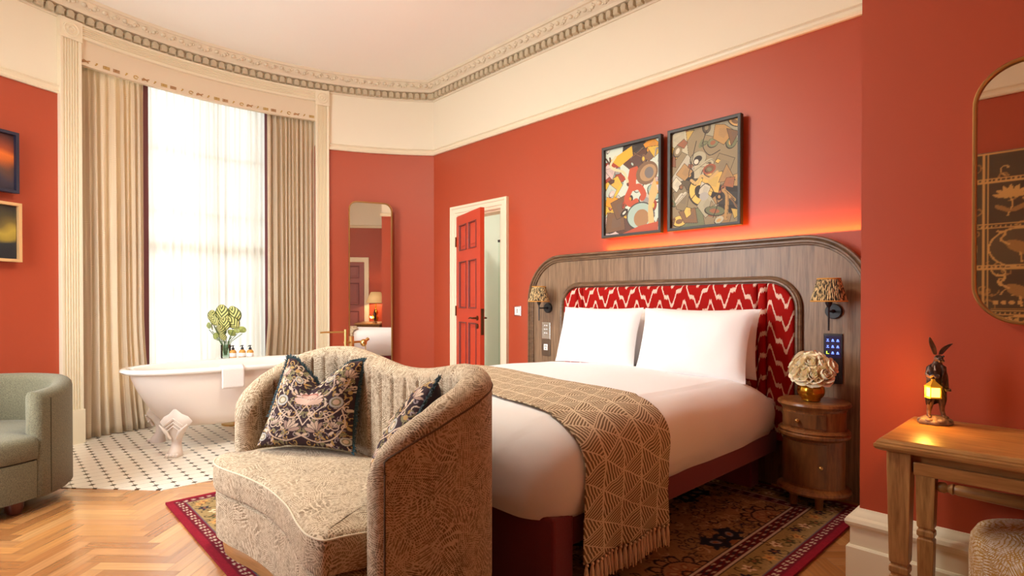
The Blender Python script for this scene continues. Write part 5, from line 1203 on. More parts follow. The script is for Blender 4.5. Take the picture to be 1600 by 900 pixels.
# ---- nightstands
def nightstand(cx, cy, label):
    t = thing('nightstand', label, 'nightstand', (cx, cy, 0.012 if cx > -2 else 0.0), 'round-fronted nightstands'); rx, ry = 0.19, 0.178; zb = 0.0155
    def lp(mb, prof, n=48): mb.rings([[(cx + (rx + o) * math.cos(2 * PI * k / n), cy + (ry + o) * math.sin(2 * PI * k / n), z) for k in range(n)] for o, z in prof])
    mb = MB(); lp(mb, [(-0.006, 0.585), (0.0, 0.59), (0.006, 0.60), (0.003, 0.612), (-0.006, 0.618)]); mb.build('top', M['darkwood'], t, smooth=30)
    mb = MB(); lp(mb, [(-0.022, 0.455), (-0.022, 0.565), (-0.016, 0.572), (-0.012, 0.586)]); mb.build('drawer_case', M['darkwood'], t, smooth=30)
    mb = MB(); lp(mb, [(-0.022, 0.40), (-0.010, 0.408), (0.002, 0.418), (0.004, 0.432), (-0.004, 0.440), (0.002, 0.448), (-0.008, 0.458), (-0.02, 0.462)]); mb.build('waist_moulding', M['darkwood'], t, smooth=30)
    mb = MB(); lp(mb, [(-0.026, 0.115), (-0.026, 0.405)]); mb.build('body', M['darkwood'], t, smooth=30)
    mb = MB(); lp(mb, [(-0.020, 0.085), (0.002, 0.088), (0.008, 0.100), (0.002, 0.112), (-0.012, 0.118), (-0.026, 0.128)]); mb.build('base_moulding', M['darkwood'], t, smooth=30)
    for q in (-62, -118, 60, 120):
        mb = MB(); x_, y_ = cx + 0.145 * math.cos(math.radians(q)), cy + 0.135 * math.sin(math.radians(q)); mb.lathe([(0.020, zb + 0.001), (0.021, 0.03), (0.024, 0.087)], (x_, y_), 16); mb.build('foot', M['darkwood'], t)
    def face(o, a0, a1, z0, z1, th=0.006):
        mb = MB(); R = []
        for a in np.linspace(math.radians(a0), math.radians(a1), 20):
            c, s_ = math.cos(a), math.sin(a); R.append([(cx + (rx + o) * c, cy + (ry + o) * s_, z0), (cx + (rx + o + th) * c, cy + (ry + o + th) * s_, z0 + 0.002), (cx + (rx + o + th) * c, cy + (ry + o + th) * s_, z1 - 0.002), (cx + (rx + o) * c, cy + (ry + o) * s_, z1)])
        mb.rings(R); return mb
    dr = face(-0.022, -145, -52, 0.474, 0.556).build('drawer', wd2, t, smooth=30); dr['label'] = 'slim drawer front'
    do = face(-0.026, -150, -50, 0.140, 0.392).build('door', wd2, t, smooth=30)
    def knob(a, z, par, o):
        a = math.radians(a); u = Vector((math.cos(a) * rx, math.sin(a) * ry, 0)); un = u.normalized(); p = Vector((cx, cy, z)) + u + un * o; mb = MB(); mb.tube([p, p + un * 0.012, p + un * 0.018], [0.005, 0.006, 0.012], 10); mb.ball(p + un * 0.022, 0.011, 6); mb.build('knob', M['brass'], par)
    knob(-100, 0.515, dr, -0.02); knob(-62, 0.262, do, -0.02)
    return t
wd2 = wood('nightstand figured wood', rgb(66, 38, 20), rgb(128, 82, 46), (14, 14, 3), 0.3)
NX, NY = -1.150, 3.545
nightstand(NX, NY, 'dark wooden oval nightstand with drawer and door, under the roses')
nightstand(-3.46, NY, 'dark wooden oval nightstand on the far side of the bed, only its top edge showing')

# ---- gold vase and roses
VX, VY, VZ = -1.150, 3.50, 0.618
t = thing('round_vase', 'round ribbed gold vase on the nightstand', 'vase', (VX, VY, VZ))
prof = [(0.03, VZ), (0.05, VZ + 0.006)] + [(0.072 * math.sin(a), VZ + 0.062 - 0.062 * math.cos(a)) for a in np.linspace(0.75, 2.5, 12)] + [(0.038, VZ + 0.118), (0.034, VZ + 0.110)]
mb = MB(); mb.lathe(prof, (VX, VY), 60, wob=lambda k, z: 1 + 0.025 * abs(math.cos(k * PI * 2 / 10))); mb.build('vessel', M['gold'], t, smooth=60)
def rose_proto(c, r, seed):
    """overlapping cupped petals, tight in the heart and rolling open outside"""
    rg = random.Random(seed); mb = MB(); c = Vector(c)
    for n_, rad, wdt, p1, flare in ((2, 0.20, 1.5, 2.5, 0.0), (3, 0.34, 1.15, 2.3, 0.03), (4, 0.54, 0.9, 2.05, 0.14), (5, 0.78, 0.75, 1.75, 0.32), (5, 1.0, 0.72, 1.35, 0.42)):
        a0 = rg.uniform(0, 6.3)
        for k in range(n_):
            a = a0 + 2 * PI * k / n_ + rg.uniform(-.12, .12); R0 = r * rad
            def fn(u, v):
                e = 2 * u - 1; ph = 0.25 + (p1 - 0.25) * v * (1 - 0.10 * e * e); th_ = a + e * wdt * (0.35 + 0.65 * math.sin(min(1.0, v * 1.3) * PI / 2)); rr_ = R0 * (1 + 0.12 * u) + r * flare * max(0, v - 0.7) * 1.8
                st = 1.0 + 0.30 * (1 - rad); zc = 0.18 * r * (1 - rad)
                curl = r * 0.10 * max(0, v - 0.85) / 0.15 * (1 if rad > 0.6 else 0)
                return c + Vector((rr_ * math.sin(ph) * math.cos(th_) * (1 + curl / r), rr_ * math.sin(ph) * math.sin(th_) * (1 + curl / r), -rr_ * math.cos(ph) * st + zc - curl * 0.6))
            mb.grid(fn, 7, 7)
    return mb
roses = [(-0.078, -0.05, 0.775, .043), (-0.025, -0.075, 0.765, .045), (0.040, -0.075, 0.760, .046), (0.095, -0.045, 0.768, .047), (-0.110, 0.0, 0.800, .040), (-0.055, -0.03, 0.825, .043), (0.012, -0.045, 0.835, .044), (0.070, -0.02, 0.828, .043), (0.120, 0.01, 0.815, .040), (-0.02, 0.02, 0.868, .041), (0.045, 0.03, 0.862, .041), (-0.085, 0.045, 0.845, .040), (0.02, 0.085, 0.83, .04)]
rose_where = ['low front rose nearest the bed', 'low front rose left of the vase middle', 'low front rose right of the vase middle', 'lowest rose on the chimney side', 'outermost rose on the bed side', 'middle rose on the bed side', 'central rose facing the room', 'middle rose on the chimney side', 'outermost rose on the chimney side', 'topmost rose, left of centre', 'topmost rose, right of centre', 'upper back rose on the bed side', 'back rose against the control panel']
for k, (dx, dy, z, r) in enumerate(roses):
    dd = Vector((dx * 0.98, dy, 0)); c = (VX + dd.x * 0.95, VY + dd.y, z + 0.018)
    rt_ = thing('rose', 'cream ' + rose_where[k] + ' in the gold vase bouquet', 'rose', c, 'cream roses in the gold vase')
    mb = rose_proto(c, r * 1.08, k); b_ = mb.build('bloom', M['rose'], rt_, smooth=70, recalc=False)
    til = Vector((dx, dy - 0.02, 0.055)).to_track_quat('Z', 'Y')
    b_.rotation_euler = til.to_euler()
    mb = MB(); mb.tube([(c[0], c[1], c[2] - r * 0.6), (VX + dx * 0.3, VY + dy * 0.3, VZ + 0.12), (VX + dx * 0.1, VY + dy * 0.1, VZ + 0.02)], 0.003, 6); mb.build('stem', M['rosegreen'], rt_)

# ---- wall sconces on the headboard
def sconce(cx, label):
    t = thing('wall_sconce', label, 'wall lamp', (cx, HY, 1.03), 'black wall lamps on the headboard'); sx_, sy_ = cx + 0.012, 3.605
    mb = MB(); R = [[(cx + r * math.cos(2 * PI * k / 28), HY - h, 1.142 + r * math.sin(2 * PI * k / 28)) for k in range(28)] for r, h in ((0.047, 0), (0.047, 0.016), (0.043, 0.021))]; mb.rings(R); mb.ball((cx, HY - 0.024, 1.142), 0.012, 6); mb.build('backplate', M['black'], t, smooth=35)
    mb = MB(); mb.tube([(cx, HY - 0.02, 1.142), (sx_, sy_ + 0.01, 1.142), (sx_, sy_, 1.142)], 0.006, 8); mb.tube([(sx_, sy_, 1.035), (sx_, sy_, 1.20)], [0.005, 0.006], 8); mb.lathe([(0.006, 1.165), (0.012, 1.175), (0.019, 1.19), (0.019, 1.215), (0.006, 1.217)], (sx_, sy_), 16); mb.ball((sx_, sy_, 1.034), 0.006, 5); mb.build('arm', M['black'], t)
    pl_ = lambda k, z: 1 + 0.022 * math.cos(k * PI)
    mb = MB(); mb.lathe([(0.094, 1.202), (0.0595, 1.335)], (sx_, sy_), 96, cap=False, wob=pl_); sh = mb.build('lamp_shade', M['shade'], t, smooth=0, recalc=False, solid=0.002)
    for r, z in ((0.095, 1.203), (0.060, 1.335)): mb = MB(); mb.tube([(sx_ + r * math.cos(a), sy_ + r * math.sin(a), z) for a in np.linspace(0, 2 * PI, 49)], 0.0045, 6, cap=False); mb.build('shade_trim', M['shadetrim'], t)
    mb = MB(); mb.ball((sx_, sy_, 1.25), 0.022, 7, (1, 1, 1.3)); mb.build('bulb', M['whiteplastic'], t)
    return t
sconce(-1.102, 'black wall lamp with pleated patterned shade above the roses')
sconce(-3.475, 'black wall lamp with pleated patterned shade at the far end of the headboard')
# ---- bedside control plates
t = thing('control_panel', 'dark bedside panel with nine glowing blue icons behind the roses', 'control panel', (-1.105, HY, 0.70))
mb = MB(); mb.box(-1.158, -1.053, HY - 0.010, HY + 0.001, 0.700, 1.005); mb.build('plate', M['charcoal'], t, smooth=0, bevel=0.003)
mb = MB(); mb.box(-1.150, -1.061, HY - 0.0125, HY - 0.009, 0.855, 0.992); key = mb.build('keypad', plain('violet glass', rgb(52, 46, 82), 0.15), t, smooth=0, bevel=0.002)
mb = MB(); mb.box(-1.140, -1.075, HY - 0.013, HY - 0.009, 0.725, 0.80); mb.build('socket', M['black'], t, smooth=0, bevel=0.004)
for r_ in range(3):
    for c_ in range(3):
        x_, z_ = -1.133 + c_ * 0.0275, 0.965 - r_ * 0.038; mb = MB(); yy = HY - 0.0135
        mb.box(x_ - 0.008, x_ + 0.008, yy - 0.0005, yy + 0.001, z_ - 0.0085, z_ - 0.0055)
        if c_ == 0 and r_ < 2: mb.box(x_ - 0.0055, x_ + 0.0055, yy - 0.0005, yy + 0.001, z_ + 0.003, z_ + 0.0065); mb.box(x_ - 0.0018, x_ + 0.0018, yy - 0.0005, yy + 0.001, z_ - 0.0055, z_ + 0.003)
        elif c_ == 0: mb.box(x_ - 0.008, x_ - 0.003, yy - 0.0005, yy + 0.001, z_ - 0.0055, z_ + 0.008)
        else: mb.prism([(x_ - 0.0062, z_ - 0.0035), (x_ + 0.0062, z_ - 0.0035), (x_ + 0.003, z_ + 0.0065), (x_ - 0.003, z_ + 0.0065)], yy - 0.0005, yy + 0.001)
        mb.build('icon', M['greenicon'] if (c_ == 0 and r_ == 2) else M['blueicon'], t, smooth=0)
t = thing('socket_plate', 'brushed metal control plate with sockets at the far end of the headboard', 'socket plate', (-3.50, HY, 0.70))
mb = MB(); mb.box(-3.553, -3.447, HY - 0.010, HY + 0.001, 0.855, 1.010); mb.build('plate', M['chrome'], t, smooth=0, bevel=0.003)
mb = MB(); mb.box(-3.553, -3.447, HY - 0.010, HY + 0.001, 0.700, 0.850); mb.build('lower_plate', plain('bronze plate', rgb(122, 104, 88), 0.3, 0.7), t, smooth=0, bevel=0.003)
mb = MB()
for z_ in (0.78,): mb.box(-3.525, -3.475, HY - 0.013, HY - 0.009, z_ - 0.028, z_ + 0.028)
mb.build('socket', M['whiteplastic'], t, smooth=0, bevel=0.003)
mb = MB()
for x_, z_ in ((-3.507, 0.79), (-3.493, 0.79), (-3.5, 0.768)): mb.box(x_ - 0.003, x_ + 0.003, HY - 0.0145, HY - 0.012, z_ - 0.005, z_ + 0.005)
mb.build('socket_slots', M['black'], t, smooth=0)
mb = MB()
for r_ in range(3):
    for c_ in range(2): mb.box(-3.522 + c_ * 0.026, -3.506 + c_ * 0.026, HY - 0.012, HY - 0.009, 0.975 - r_ * 0.035, 0.985 - r_ * 0.035)
mb.build('buttons', M['whiteplastic'], t, smooth=0)
t = thing('light_switch', 'white light switch in a chrome frame beside the bathroom door', 'light switch', (-3.935, YA, 1.058))
mb = MB(); mb.box(-3.985, -3.888, YA - 0.010, YA + 0.001, 1.058, 1.158); mb.build('frame', M['chrome'], t, smooth=0, bevel=0.004)
mb = MB(); mb.box(-3.974, -3.899, YA - 0.013, YA - 0.009, 1.069, 1.147); mb.build('rocker', M['whiteplastic'], t, smooth=0, bevel=0.003)
mb = MB(); mb.box(-3.940, -3.932, YA - 0.0150, YA - 0.012, 1.088, 1.128); mb.build('button', M['chrome'], t, smooth=0)

# ---- oak desk
TX0, TX1, TY0, TY1 = -0.495, 0.60, 2.075, 2.600
dk = thing('desk', 'light oak writing table with tapered legs under the right mirror', 'desk', ((TX0 + TX1) / 2, (TY0 + TY1) / 2, 0))
mb = MB(); pr_ = [(0.012, 0.722), (0.004, 0.727), (0.0, 0.734), (0.0, 0.742), (0.006, 0.746), (0.006, 0.750), (0.012, 0.757), (0.020, 0.760)]
mb.rings([[(TX0 + o, TY0 + o, z), (TX1 - o, TY0 + o, z), (TX1 - o, TY1 - o, z), (TX0 + o, TY1 - o, z)] for o, z in pr_]); mb.build('table_top', M['oakx'], dk, smooth=0)
ap = MB()
ap.box(TX0 + 0.06, TX1 - 0.06, TY0 + 0.055, TY0 + 0.075, 0.655, 0.724); ap.box(TX0 + 0.06, TX1 - 0.06, TY1 - 0.075, TY1 - 0.055, 0.655, 0.724); ap.box(TX0 + 0.055, TX0 + 0.075, TY0 + 0.06, TY1 - 0.06, 0.655, 0.724); ap.box(TX1 - 0.075, TX1 - 0.055, TY0 + 0.06, TY1 - 0.06, 0.655, 0.724)
ap.box(TX0 + 0.10, TX1 - 0.10, TY0 + 0.035, TY0 + 0.056, 0.655, 0.695); ap.build('apron', M['oakx'], dk, smooth=0, bevel=0.003)
for lx in (TX0 + 0.062, TX1 - 0.062):
    for ly in (TY0 + 0.062, TY1 - 0.062):
        mb = MB(); sec = [(0.0325, 0.722), (0.032, 0.66), (0.030, 0.56), (0.0265, 0.375), (0.0255, 0.362), (0.0215, 0.357), (0.0215, 0.352), (0.0265, 0.347), (0.0265, 0.330), (0.0215, 0.325), (0.0215, 0.320), (0.0255, 0.315), (0.024, 0.20), (0.018, 0.02), (0.016, 0.0)]
        mb.rings([[(lx - h, ly - h, z), (lx + h, ly - h, z), (lx + h, ly + h, z), (lx - h, ly + h, z)] for h, z in sec]); mb.build('leg', M['oak'], dk, smooth=0, bevel=0.002)
mb = MB(); xs = [TX0 + 0.09, TX0 + 0.10, TX0 + 0.115, TX0 + 0.125, TX0 + 0.14, TX0 + 0.145, TX0 + 0.155, TX0 + 0.3, 0.15, TX1 - 0.3, TX1 - 0.155, TX1 - 0.145, TX1 - 0.14, TX1 - 0.12, TX1 - 0.09]; rs = [0.012, 0.018, 0.020, 0.013, 0.021, 0.016, 0.019, 0.0225, 0.024, 0.0225, 0.019, 0.016, 0.021, 0.018, 0.012]
mb.tube([(x_, TY1 - 0.062, 0.518) for x_ in xs], rs, 16); mb.build('stretcher', M['oakx'], dk, smooth=50)

# ---- hare figurine with a lantern
QX, QY, QZ = -0.398, 2.475, 0.760
hr = thing('hare_figurine', 'bronze-coloured hare figurine in a coat holding a glowing yellow lantern on the desk', 'figurine', (QX, QY, QZ))
rt = Vector((0.687, 0.727, 0)); fwv = Vector((0.727, -0.687, 0))   # right and towards the viewer
rt = Vector((0.80, 0.60, 0)); fwv = Vector((0.60, -0.80, 0))
def hp(a, b, z): return Vector((QX, QY, QZ)) + rt * a + fwv * b + Vector((0, 0, z))
mb = MB(); R = []
for r, z in ((0.050, 0.001), (0.054, 0.006), (0.052, 0.014), (0.044, 0.020), (0.030, 0.028), (0.004, 0.030)): R.append([hp(r * math.cos(2 * PI * k / 26) * (1 + 0.10 * math.sin(k * 1.7) + 0.06 * math.cos(k * 3.1)), r * 0.8 * math.sin(2 * PI * k / 26) * (1 + 0.08 * math.cos(k * 2.3)), z) for k in range(26)])
mb.rings(R)
for a, b, r in ((-0.03, 0.02, 0.012), (0.035, 0.015, 0.011), (0.0, 0.035, 0.012), (-0.042, -0.005, 0.010)): mb.ball(hp(a, b, 0.016), r, 6, (1.2, 1, 0.7))
mb.build('rock_base', M['statue_rock'], hr, smooth=50)
def skin(name, verts, edges, radii, mat, parent, rootv=0, sub=2):
    me = bpy.data.meshes.new(name); o0 = Vector(parent.location); me.from_pydata([tuple(Vector(v) - o0) for v in verts], edges, []); me.materials.append(mat); o = bpy.data.objects.new(name, me); C.objects.link(o); o.parent = parent; o['o0'] = tuple(o0)
    md = o.modifiers.new('skin', 'SKIN'); md.use_smooth_shade = True
    sv = me.skin_vertices[0].data
    for i, r in enumerate(radii): sv[i].radius = (r, r) if not isinstance(r, tuple) else r; sv[i].use_root = (i == rootv)
    m2 = o.modifiers.new('sub', 'SUBSURF'); m2.levels = sub; m2.render_levels = sub; return o
V = [hp(0, 0, 0.130), hp(0.002, 0, 0.160), hp(0.002, 0.0, 0.190), hp(0.002, 0.002, 0.212), hp(0.004, 0.004, 0.222), hp(0.004, 0.008, 0.240), hp(0.002, 0.020, 0.236), hp(0.0, 0.030, 0.232),
     hp(-0.012, 0, 0.122), hp(-0.018, 0.004, 0.080), hp(-0.020, -0.004, 0.045), hp(-0.022, 0.002, 0.026), hp(-0.026, 0.020, 0.024),
     hp(0.014, 0, 0.122), hp(0.016, 0.008, 0.082), hp(0.022, -0.002, 0.048), hp(0.026, 0.004, 0.026), hp(0.030, 0.020, 0.024),
     hp(-0.018, 0.002, 0.200), hp(-0.032, 0.004, 0.178), hp(-0.028, 0.020, 0.172), hp(-0.016, 0.030, 0.180),
     hp(0.020, 0.0, 0.200), hp(0.032, 0.0, 0.175), hp(0.030, 0.010, 0.145), hp(0.026, 0.018, 0.130)]
Ed = [(0, 1), (1, 2), (2, 3), (3, 4), (4, 5), (5, 6), (6, 7), (0, 8), (8, 9), (9, 10), (10, 11), (11, 12), (0, 13), (13, 14), (14, 15), (15, 16), (16, 17), (3, 18), (18, 19), (19, 20), (20, 21), (3, 22), (22, 23), (23, 24), (24, 25)]
Rd = [.019, .018, .021, .018, .010, .0165, .013, .008, .014, .012, .0075, .0075, .008, .014, .012, .0075, .0075, .008, .010, .0075, .0065, .007, .010, .0075, .0065, .007]
skin('body', V, Ed, Rd, M['statue'], hr)
# five short fingers on each paw, muzzle, whisker pads and eyes
mb = MB()
for bx, by, bz, sx_ in ((-0.016, 0.030, 0.180, 1), (0.026, 0.018, 0.130, 1)):
    for q in range(5): mb.tube([hp(bx + (q - 2) * 0.0032, by, bz), hp(bx + (q - 2) * 0.004, by + 0.008, bz - 0.002), hp(bx + (q - 2) * 0.0035, by + 0.010, bz - 0.009)], [0.0026, 0.0024, 0.0016], 6)
mb.ball(hp(-0.004, 0.031, 0.230), 0.0055, 6); mb.ball(hp(0.006, 0.031, 0.230), 0.0055, 6); mb.ball(hp(0.001, 0.034, 0.235), 0.003, 5); mb.build('paws_and_muzzle', M['statue'], hr)
mb = MB(); mb.ball(hp(-0.010, 0.021, 0.245), 0.0035, 6); mb.ball(hp(0.013, 0.021, 0.245), 0.0035, 6); mb.build('eye', M['black'], hr)
def ear(pts, wdt, bend):
    P = catmull([hp(*p) for p in pts], 6); mb = MB(); n = len(P)
    for side in (0,):
        R = []
        for i, p in enumerate(P):
            f_ = i / (n - 1); w_ = wdt * math.sin(PI * min(1, 0.12 + f_ * 0.88)) ** 0.7 + 0.0008; R.append([Vector(p) + rt * w_ * math.cos(2 * PI * k / 12) + fwv * (0.003 * math.sin(2 * PI * k / 12) + bend * abs(math.cos(2 * PI * k / 12)) * w_) for k in range(12)])
        mb.rings(R)
    mb.build('ear', M['statue'], hr, smooth=60)
ear([(-0.006, 0.004, 0.250), (-0.010, 0.0, 0.272), (-0.016, -0.002, 0.292), (-0.020, -0.002, 0.312)], 0.0085, 0.5)
ear([(0.012, 0.002, 0.250), (0.022, 0.0, 0.268), (0.036, 0.0, 0.282), (0.052, 0.0, 0.290)], 0.0100, 0.5)
# coat with open front, tails, buttons
mb = MB(); R = []
for z, rx_, ry_, op in ((0.212, 0.016, 0.014, 0.7), (0.203, 0.030, 0.020, 0.5), (0.185, 0.031, 0.022, 0.35), (0.160, 0.028, 0.021, 0.30), (0.138, 0.028, 0.022, 0.45), (0.115, 0.031, 0.024, 1.1), (0.090, 0.032, 0.024, 1.7), (0.068, 0.028, 0.020, 2.2)):
    R.append([hp(0.001 + rx_ * math.cos(a), 0.0 + ry_ * math.sin(a), z + 0.003 * math.sin(a * 5)) for a in np.linspace(PI / 2 + op * 0.5, PI / 2 + 2 * PI - op * 0.5, 26)])
b0 = MB(); b0.rings(R, False); b0.build('coat', plain('dark bronze coat', rgb(60, 44, 40), 0.35, 0.3, nscale=60, nstr=0.7, var=0.4), hr, smooth=60, recalc=False, solid=0.003)
mb = MB()
for s_ in (-1, 1): mb.tube([hp(s_ * 0.010, 0.016, 0.212), hp(s_ * 0.014, 0.023, 0.195), hp(s_ * 0.006, 0.025, 0.165)], [0.003, 0.005, 0.002], 6)
for q in range(3): mb.ball(hp(0.008, 0.0245, 0.162 - q * 0.012), 0.0022, 5)
mb.build('lapels', M['statue'], hr)
# lantern
lc = (-0.026, 0.034, 0.0); lt_z = 0.140
mb = MB()
def lp_(a, b, z): return hp(lc[0] + a, lc[1] + b, z)
for z0, z1, h0, h1 in ((0.098, 0.103, 0.0185, 0.0185), (0.136, 0.140, 0.0185, 0.0195), (0.140, 0.160, 0.0195, 0.004), (0.160, 0.165, 0.005, 0.004)):
    mb.rings([[lp_(-h, -h, z), lp_(h, -h, z), lp_(h, h, z), lp_(-h, h, z)] for h, z in ((h0, z0), (h1, z1))])
for sa in (-1, 1):
    for sb in (-1, 1): mb.tube([lp_(sa * 0.0165, sb * 0.0165, 0.10), lp_(sa * 0.0165, sb * 0.0165, 0.138)], 0.002, 6)
mb.tube([lp_(0.008 * math.cos(a), 0, 0.168 + 0.010 * math.sin(a)) for a in np.linspace(0, PI, 10)], 0.0015, 6)
ln_ = mb.build('lantern', M['lanternmetal'], hr, smooth=0)
mb = MB(); mb.rings([[lp_(-h, -h, z), lp_(h, -h, z), lp_(h, h, z), lp_(-h, h, z)] for h, z in ((0.0145, 0.103), (0.0145, 0.136))]); mb.build('lantern_glass', M['glow'], ln_, smooth=0)
lq = lp_(-0.034, 0.012, 0.120); point('lantern_light', lq, 2.8, (1.0, 0.42, 0.06), 0.012)

# ---- stool
KX, KY = -0.075, 2.37
st_ = thing('stool', 'round upholstered stool in gold and cream fan pattern beside the desk leg', 'stool', (KX, KY, 0))
mb = MB(); mb.lathe([(0.20, 0.03), (0.208, 0.045), (0.212, 0.20), (0.214, 0.38), (0.210, 0.435), (0.195, 0.462), (0.15, 0.474), (0.0, 0.480)], (KX, KY), 56); mb.build('seat', M['stool'], st_, smooth=50)
mb = MB(); mb.lathe([(0.185, 0.0), (0.19, 0.032)], (KX, KY), 40); mb.build('base', M['darkwood'], st_)

# ---- rounded brass mirror on the chimney breast
t = thing('round_cornered_mirror', 'wide brass-framed mirror with rounded corners above the desk', 'mirror', (0.02, YB, 1.13))
mx0, mx1, mz0, mz1 = -0.318, 0.36, 1.118, 2.055
ol = rrect(mx0 + 0.010, mx1 - 0.010, mz0 + 0.010, mz1 - 0.010, 0.135, 14)
mb = MB(); mb.rings([[(a, YB - 0.004, b) for a, b in ol], [(a, YB - 0.018, b) for a, b in ol]]); mb.build('mirror_glass', M['mirror'], t, smooth=30)
mb = MB(); frame_sweep(mb, rrect(mx0, mx1, mz0, mz1, 0.145, 14), [(0, 0.0), (0, 0.030), (0.003, 0.033), (0.009, 0.033), (0.012, 0.030), (0.012, 0.0)], YB); mb.build('frame', M['brassmat'], t, smooth=35)

# ---- patterned panel on the rear wall (seen in that mirror)
pw_, ph_ = 2.0, 2.43
cv = Cv(pw_, ph_, 0.008, rgb(84, 66, 46)); rg = random.Random(31); gd, gd2 = rgb(206, 160, 92), rgb(160, 118, 66)
wd_ = 0.011
xs_ = [0, 0.46, 0.94, 1.40, 1.86]
zs_ = [0.0, 0.36, 0.74, 1.08, 1.46, 1.80, 2.18]
def bird(cx, cy, s_, f_):
    cv.ell(cx, cy, 0.10 * s_, 0.045 * s_, 0.5 * f_, gd2); cv.line(catmull([(cx + f_ * 0.07 * s_, cy + 0.03 * s_), (cx + f_ * 0.12 * s_, cy + 0.07 * s_), (cx + f_ * 0.09 * s_, cy + 0.12 * s_), (cx + f_ * 0.14 * s_, cy + 0.14 * s_)], 6), wd_ * 1.4, gd)
    for q in range(5): cv.line([(cx - f_ * 0.05 * s_, cy - 0.01), (cx - f_ * (0.15 + 0.02 * q) * s_, cy - (0.12 - q * 0.045) * s_)], wd_, gd)
    cv.line([(cx, cy - 0.04 * s_), (cx + 0.01, cy - 0.12 * s_)], wd_, gd)
def flower(cx, cy, s_):
    for q in range(7): b_ = PI * (q + 0.5) / 7; cv.ell(cx + 0.05 * s_ * math.cos(b_), cy + 0.035 * s_ * math.sin(b_), 0.045 * s_, 0.014 * s_, b_, gd)
    cv.line(catmull([(cx, cy), (cx + 0.01, cy - 0.06 * s_), (cx - 0.02, cy - 0.13 * s_)], 6), wd_, gd)
    for m_ in (-1, 1): cv.ell(cx + m_ * 0.04 * s_, cy - 0.08 * s_, 0.05 * s_, 0.015 * s_, m_ * 0.5, gd2)
for q in range(260):
    cx, cy, r_, a_, g_ = rg.uniform(0, pw_), rg.uniform(0, ph_), rg.uniform(0.03, 0.08), rg.uniform(0, 6.3), rg.choice((-1, 1)); cv.line([(cx + r_ * (1 - k / 12) * math.cos(a_ + g_ * k * 0.4), cy + r_ * (1 - k / 12) * math.sin(a_ + g_ * k * 0.4)) for k in range(12)], 0.010, gd2 if q % 3 else gd)
for i, x_ in enumerate(xs_[:-1]):
    for j, z_ in enumerate(zs_[:-1]):
        x2, z2 = xs_[i + 1], zs_[j + 1]; cx, cy = (x_ + x2) / 2, (z_ + z2) / 2
        kind = (i * 2 + j) % 4
        if kind in (0, 2): cv.ell(cx, cy, 0.20, 0.165, 0, gd); cv.ell(cx, cy, 0.188, 0.153, 0, rgb(96, 76, 52))
        (bird(cx, cy, 1.0, 1 if i % 2 else -1) if kind in (0, 3) else flower(cx - 0.06, cy + 0.06, 1.2))
        if kind == 1: flower(cx + 0.10, cy + 0.02, 1.0)
        if kind == 3:
            cv.line([(x_ + 0.05, z_ + 0.05), (x2 - 0.05, z_ + 0.05)], wd_, gd2); [cv.ell(x_ + 0.08 + q * 0.05, z_ + 0.10, 0.018, 0.018, 0, gd) for q in range(6)]
for x_ in xs_: cv.line([(x_, 0), (x_, ph_)], 0.012, gd); cv.line([(x_ + 0.03, 0), (x_ + 0.03, ph_)], 0.007, gd)
for z_ in zs_ + [ph_ - 0.01]:
    cv.line([(0, z_), (pw_, z_)], 0.012, gd); cv.line([(0, z_ + 0.03), (pw_, z_ + 0.03)], 0.007, gd)
    for q in range(66): cv.ell(q * 0.03, z_ + 0.015, 0.006, 0.008, 0, gd)
t = thing('decorative_panel', 'tall brown panel with gold birds and flowers, reflected in the desk mirror', 'wall panel', (-0.6, YR + 0.03, 0))
mb = MB(); mb.box(-1.6, 0.4, YR + 0.004, YR + 0.055, 0.012, 2.445); mb.build('panel_body', M['hbwood'], t, smooth=0)
cv.mesh('pattern_face', M['panelmat'], lambda X, Y: np.stack([-1.6 + X, 0 * X + YR + 0.057, 0.013 + Y], 1), t, smooth=0)

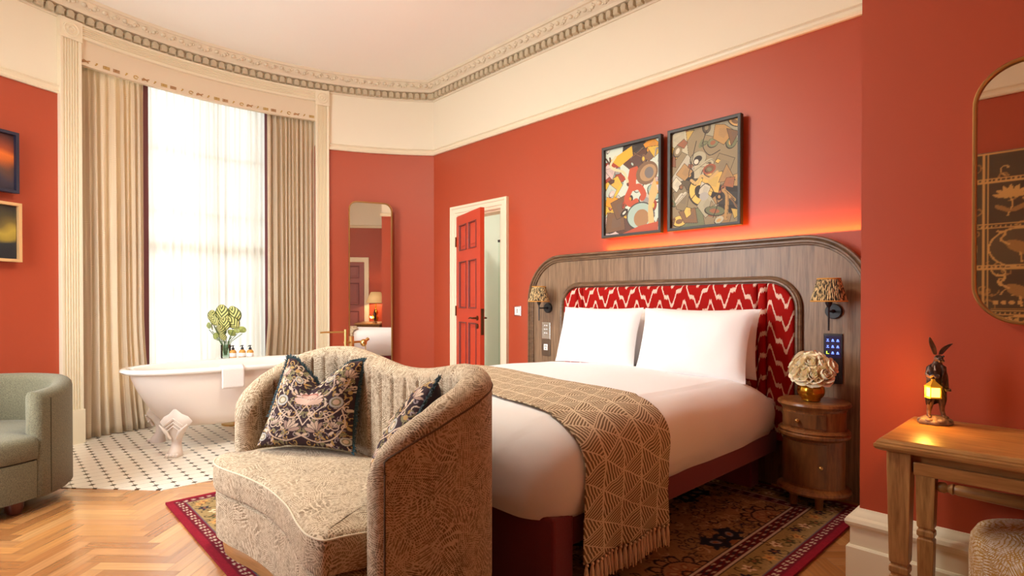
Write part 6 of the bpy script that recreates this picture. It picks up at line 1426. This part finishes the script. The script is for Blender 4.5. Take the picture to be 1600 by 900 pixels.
# ---- console and lamp at the end wall (seen in the tall mirror)
LX, LY = 0.86, 2.33
t = thing('console_table', 'dark console table at the end wall, reflected in the tall mirror', 'console', (LX, LY, 0))
mb = MB(); mb.box(LX - 0.20, LX + 0.26, LY - 0.45, LY + 0.29, 0.69, 0.72); mb.build('table_top', M['darkwood'], t, smooth=0, bevel=0.006)
mb = MB(); mb.box(LX - 0.17, LX + 0.24, LY - 0.42, LY + 0.26, 0.61, 0.69); mb.build('apron', M['darkwood'], t, smooth=0)
for a in (-0.17, 0.21):
    for b in (-0.42, 0.23): mb = MB(); mb.box(LX + a, LX + a + 0.03, LY + b, LY + b + 0.03, 0, 0.61); mb.build('leg', M['darkwood'], t, smooth=0)
t = thing('table_lamp', 'brass table lamp with a cream cone shade, reflected in the tall mirror', 'table lamp', (LX, LY, 0.72))
mb = MB(); mb.lathe([(0.07, 0.721), (0.07, 0.74), (0.03, 0.76), (0.055, 0.80), (0.06, 0.84), (0.03, 0.88), (0.05, 0.93), (0.055, 0.97), (0.02, 1.03), (0.012, 1.16)], (LX, LY), 28); mb.build('base', M['gold'], t, smooth=50)
mb = MB(); mb.lathe([(0.23, 1.17), (0.11, 1.42)], (LX, LY), 48, cap=False); mb.build('lamp_shade', M['lampshade'], t, recalc=False, solid=0.003)
point('table_lamp_light', (LX, LY, 1.26), 14, (1.0, 0.68, 0.36), 0.04)
t = thing('wall_switch', 'white thermostat and switch beside the table lamp, reflected in the tall mirror', 'switch', (XE, 2.56, 1.1))
mb = MB(); mb.box(XE - 0.012, XE + 0.001, 2.50, 2.61, 1.08, 1.20); mb.build('plate', M['whiteplastic'], t, smooth=0, bevel=0.004)

# ---- pendant added above the view to carry the fill light
t = thing('added_pendant', 'added drum pendant on the ceiling, out of view, for fill light', 'pendant lamp', (-3.1, 1.3, 3.30))
mb = MB(); mb.lathe([(0.30, 3.30), (0.30, 3.52)], (-3.1, 1.3), 48, cap=False); mb.build('drum_shade', M['lampshade'], t, recalc=False, solid=0.004)
mb = MB(); mb.tube([(-3.1, 1.3, 3.50), (-3.1, 1.3, ZC)], 0.006, 8); mb.lathe([(0.05, ZC - 0.03), (0.05, ZC)], (-3.1, 1.3)); mb.tube([(-3.4, 1.3, 3.50), (-2.8, 1.3, 3.50)], 0.004, 6); mb.build('hanging_rod', M['brass'], t)
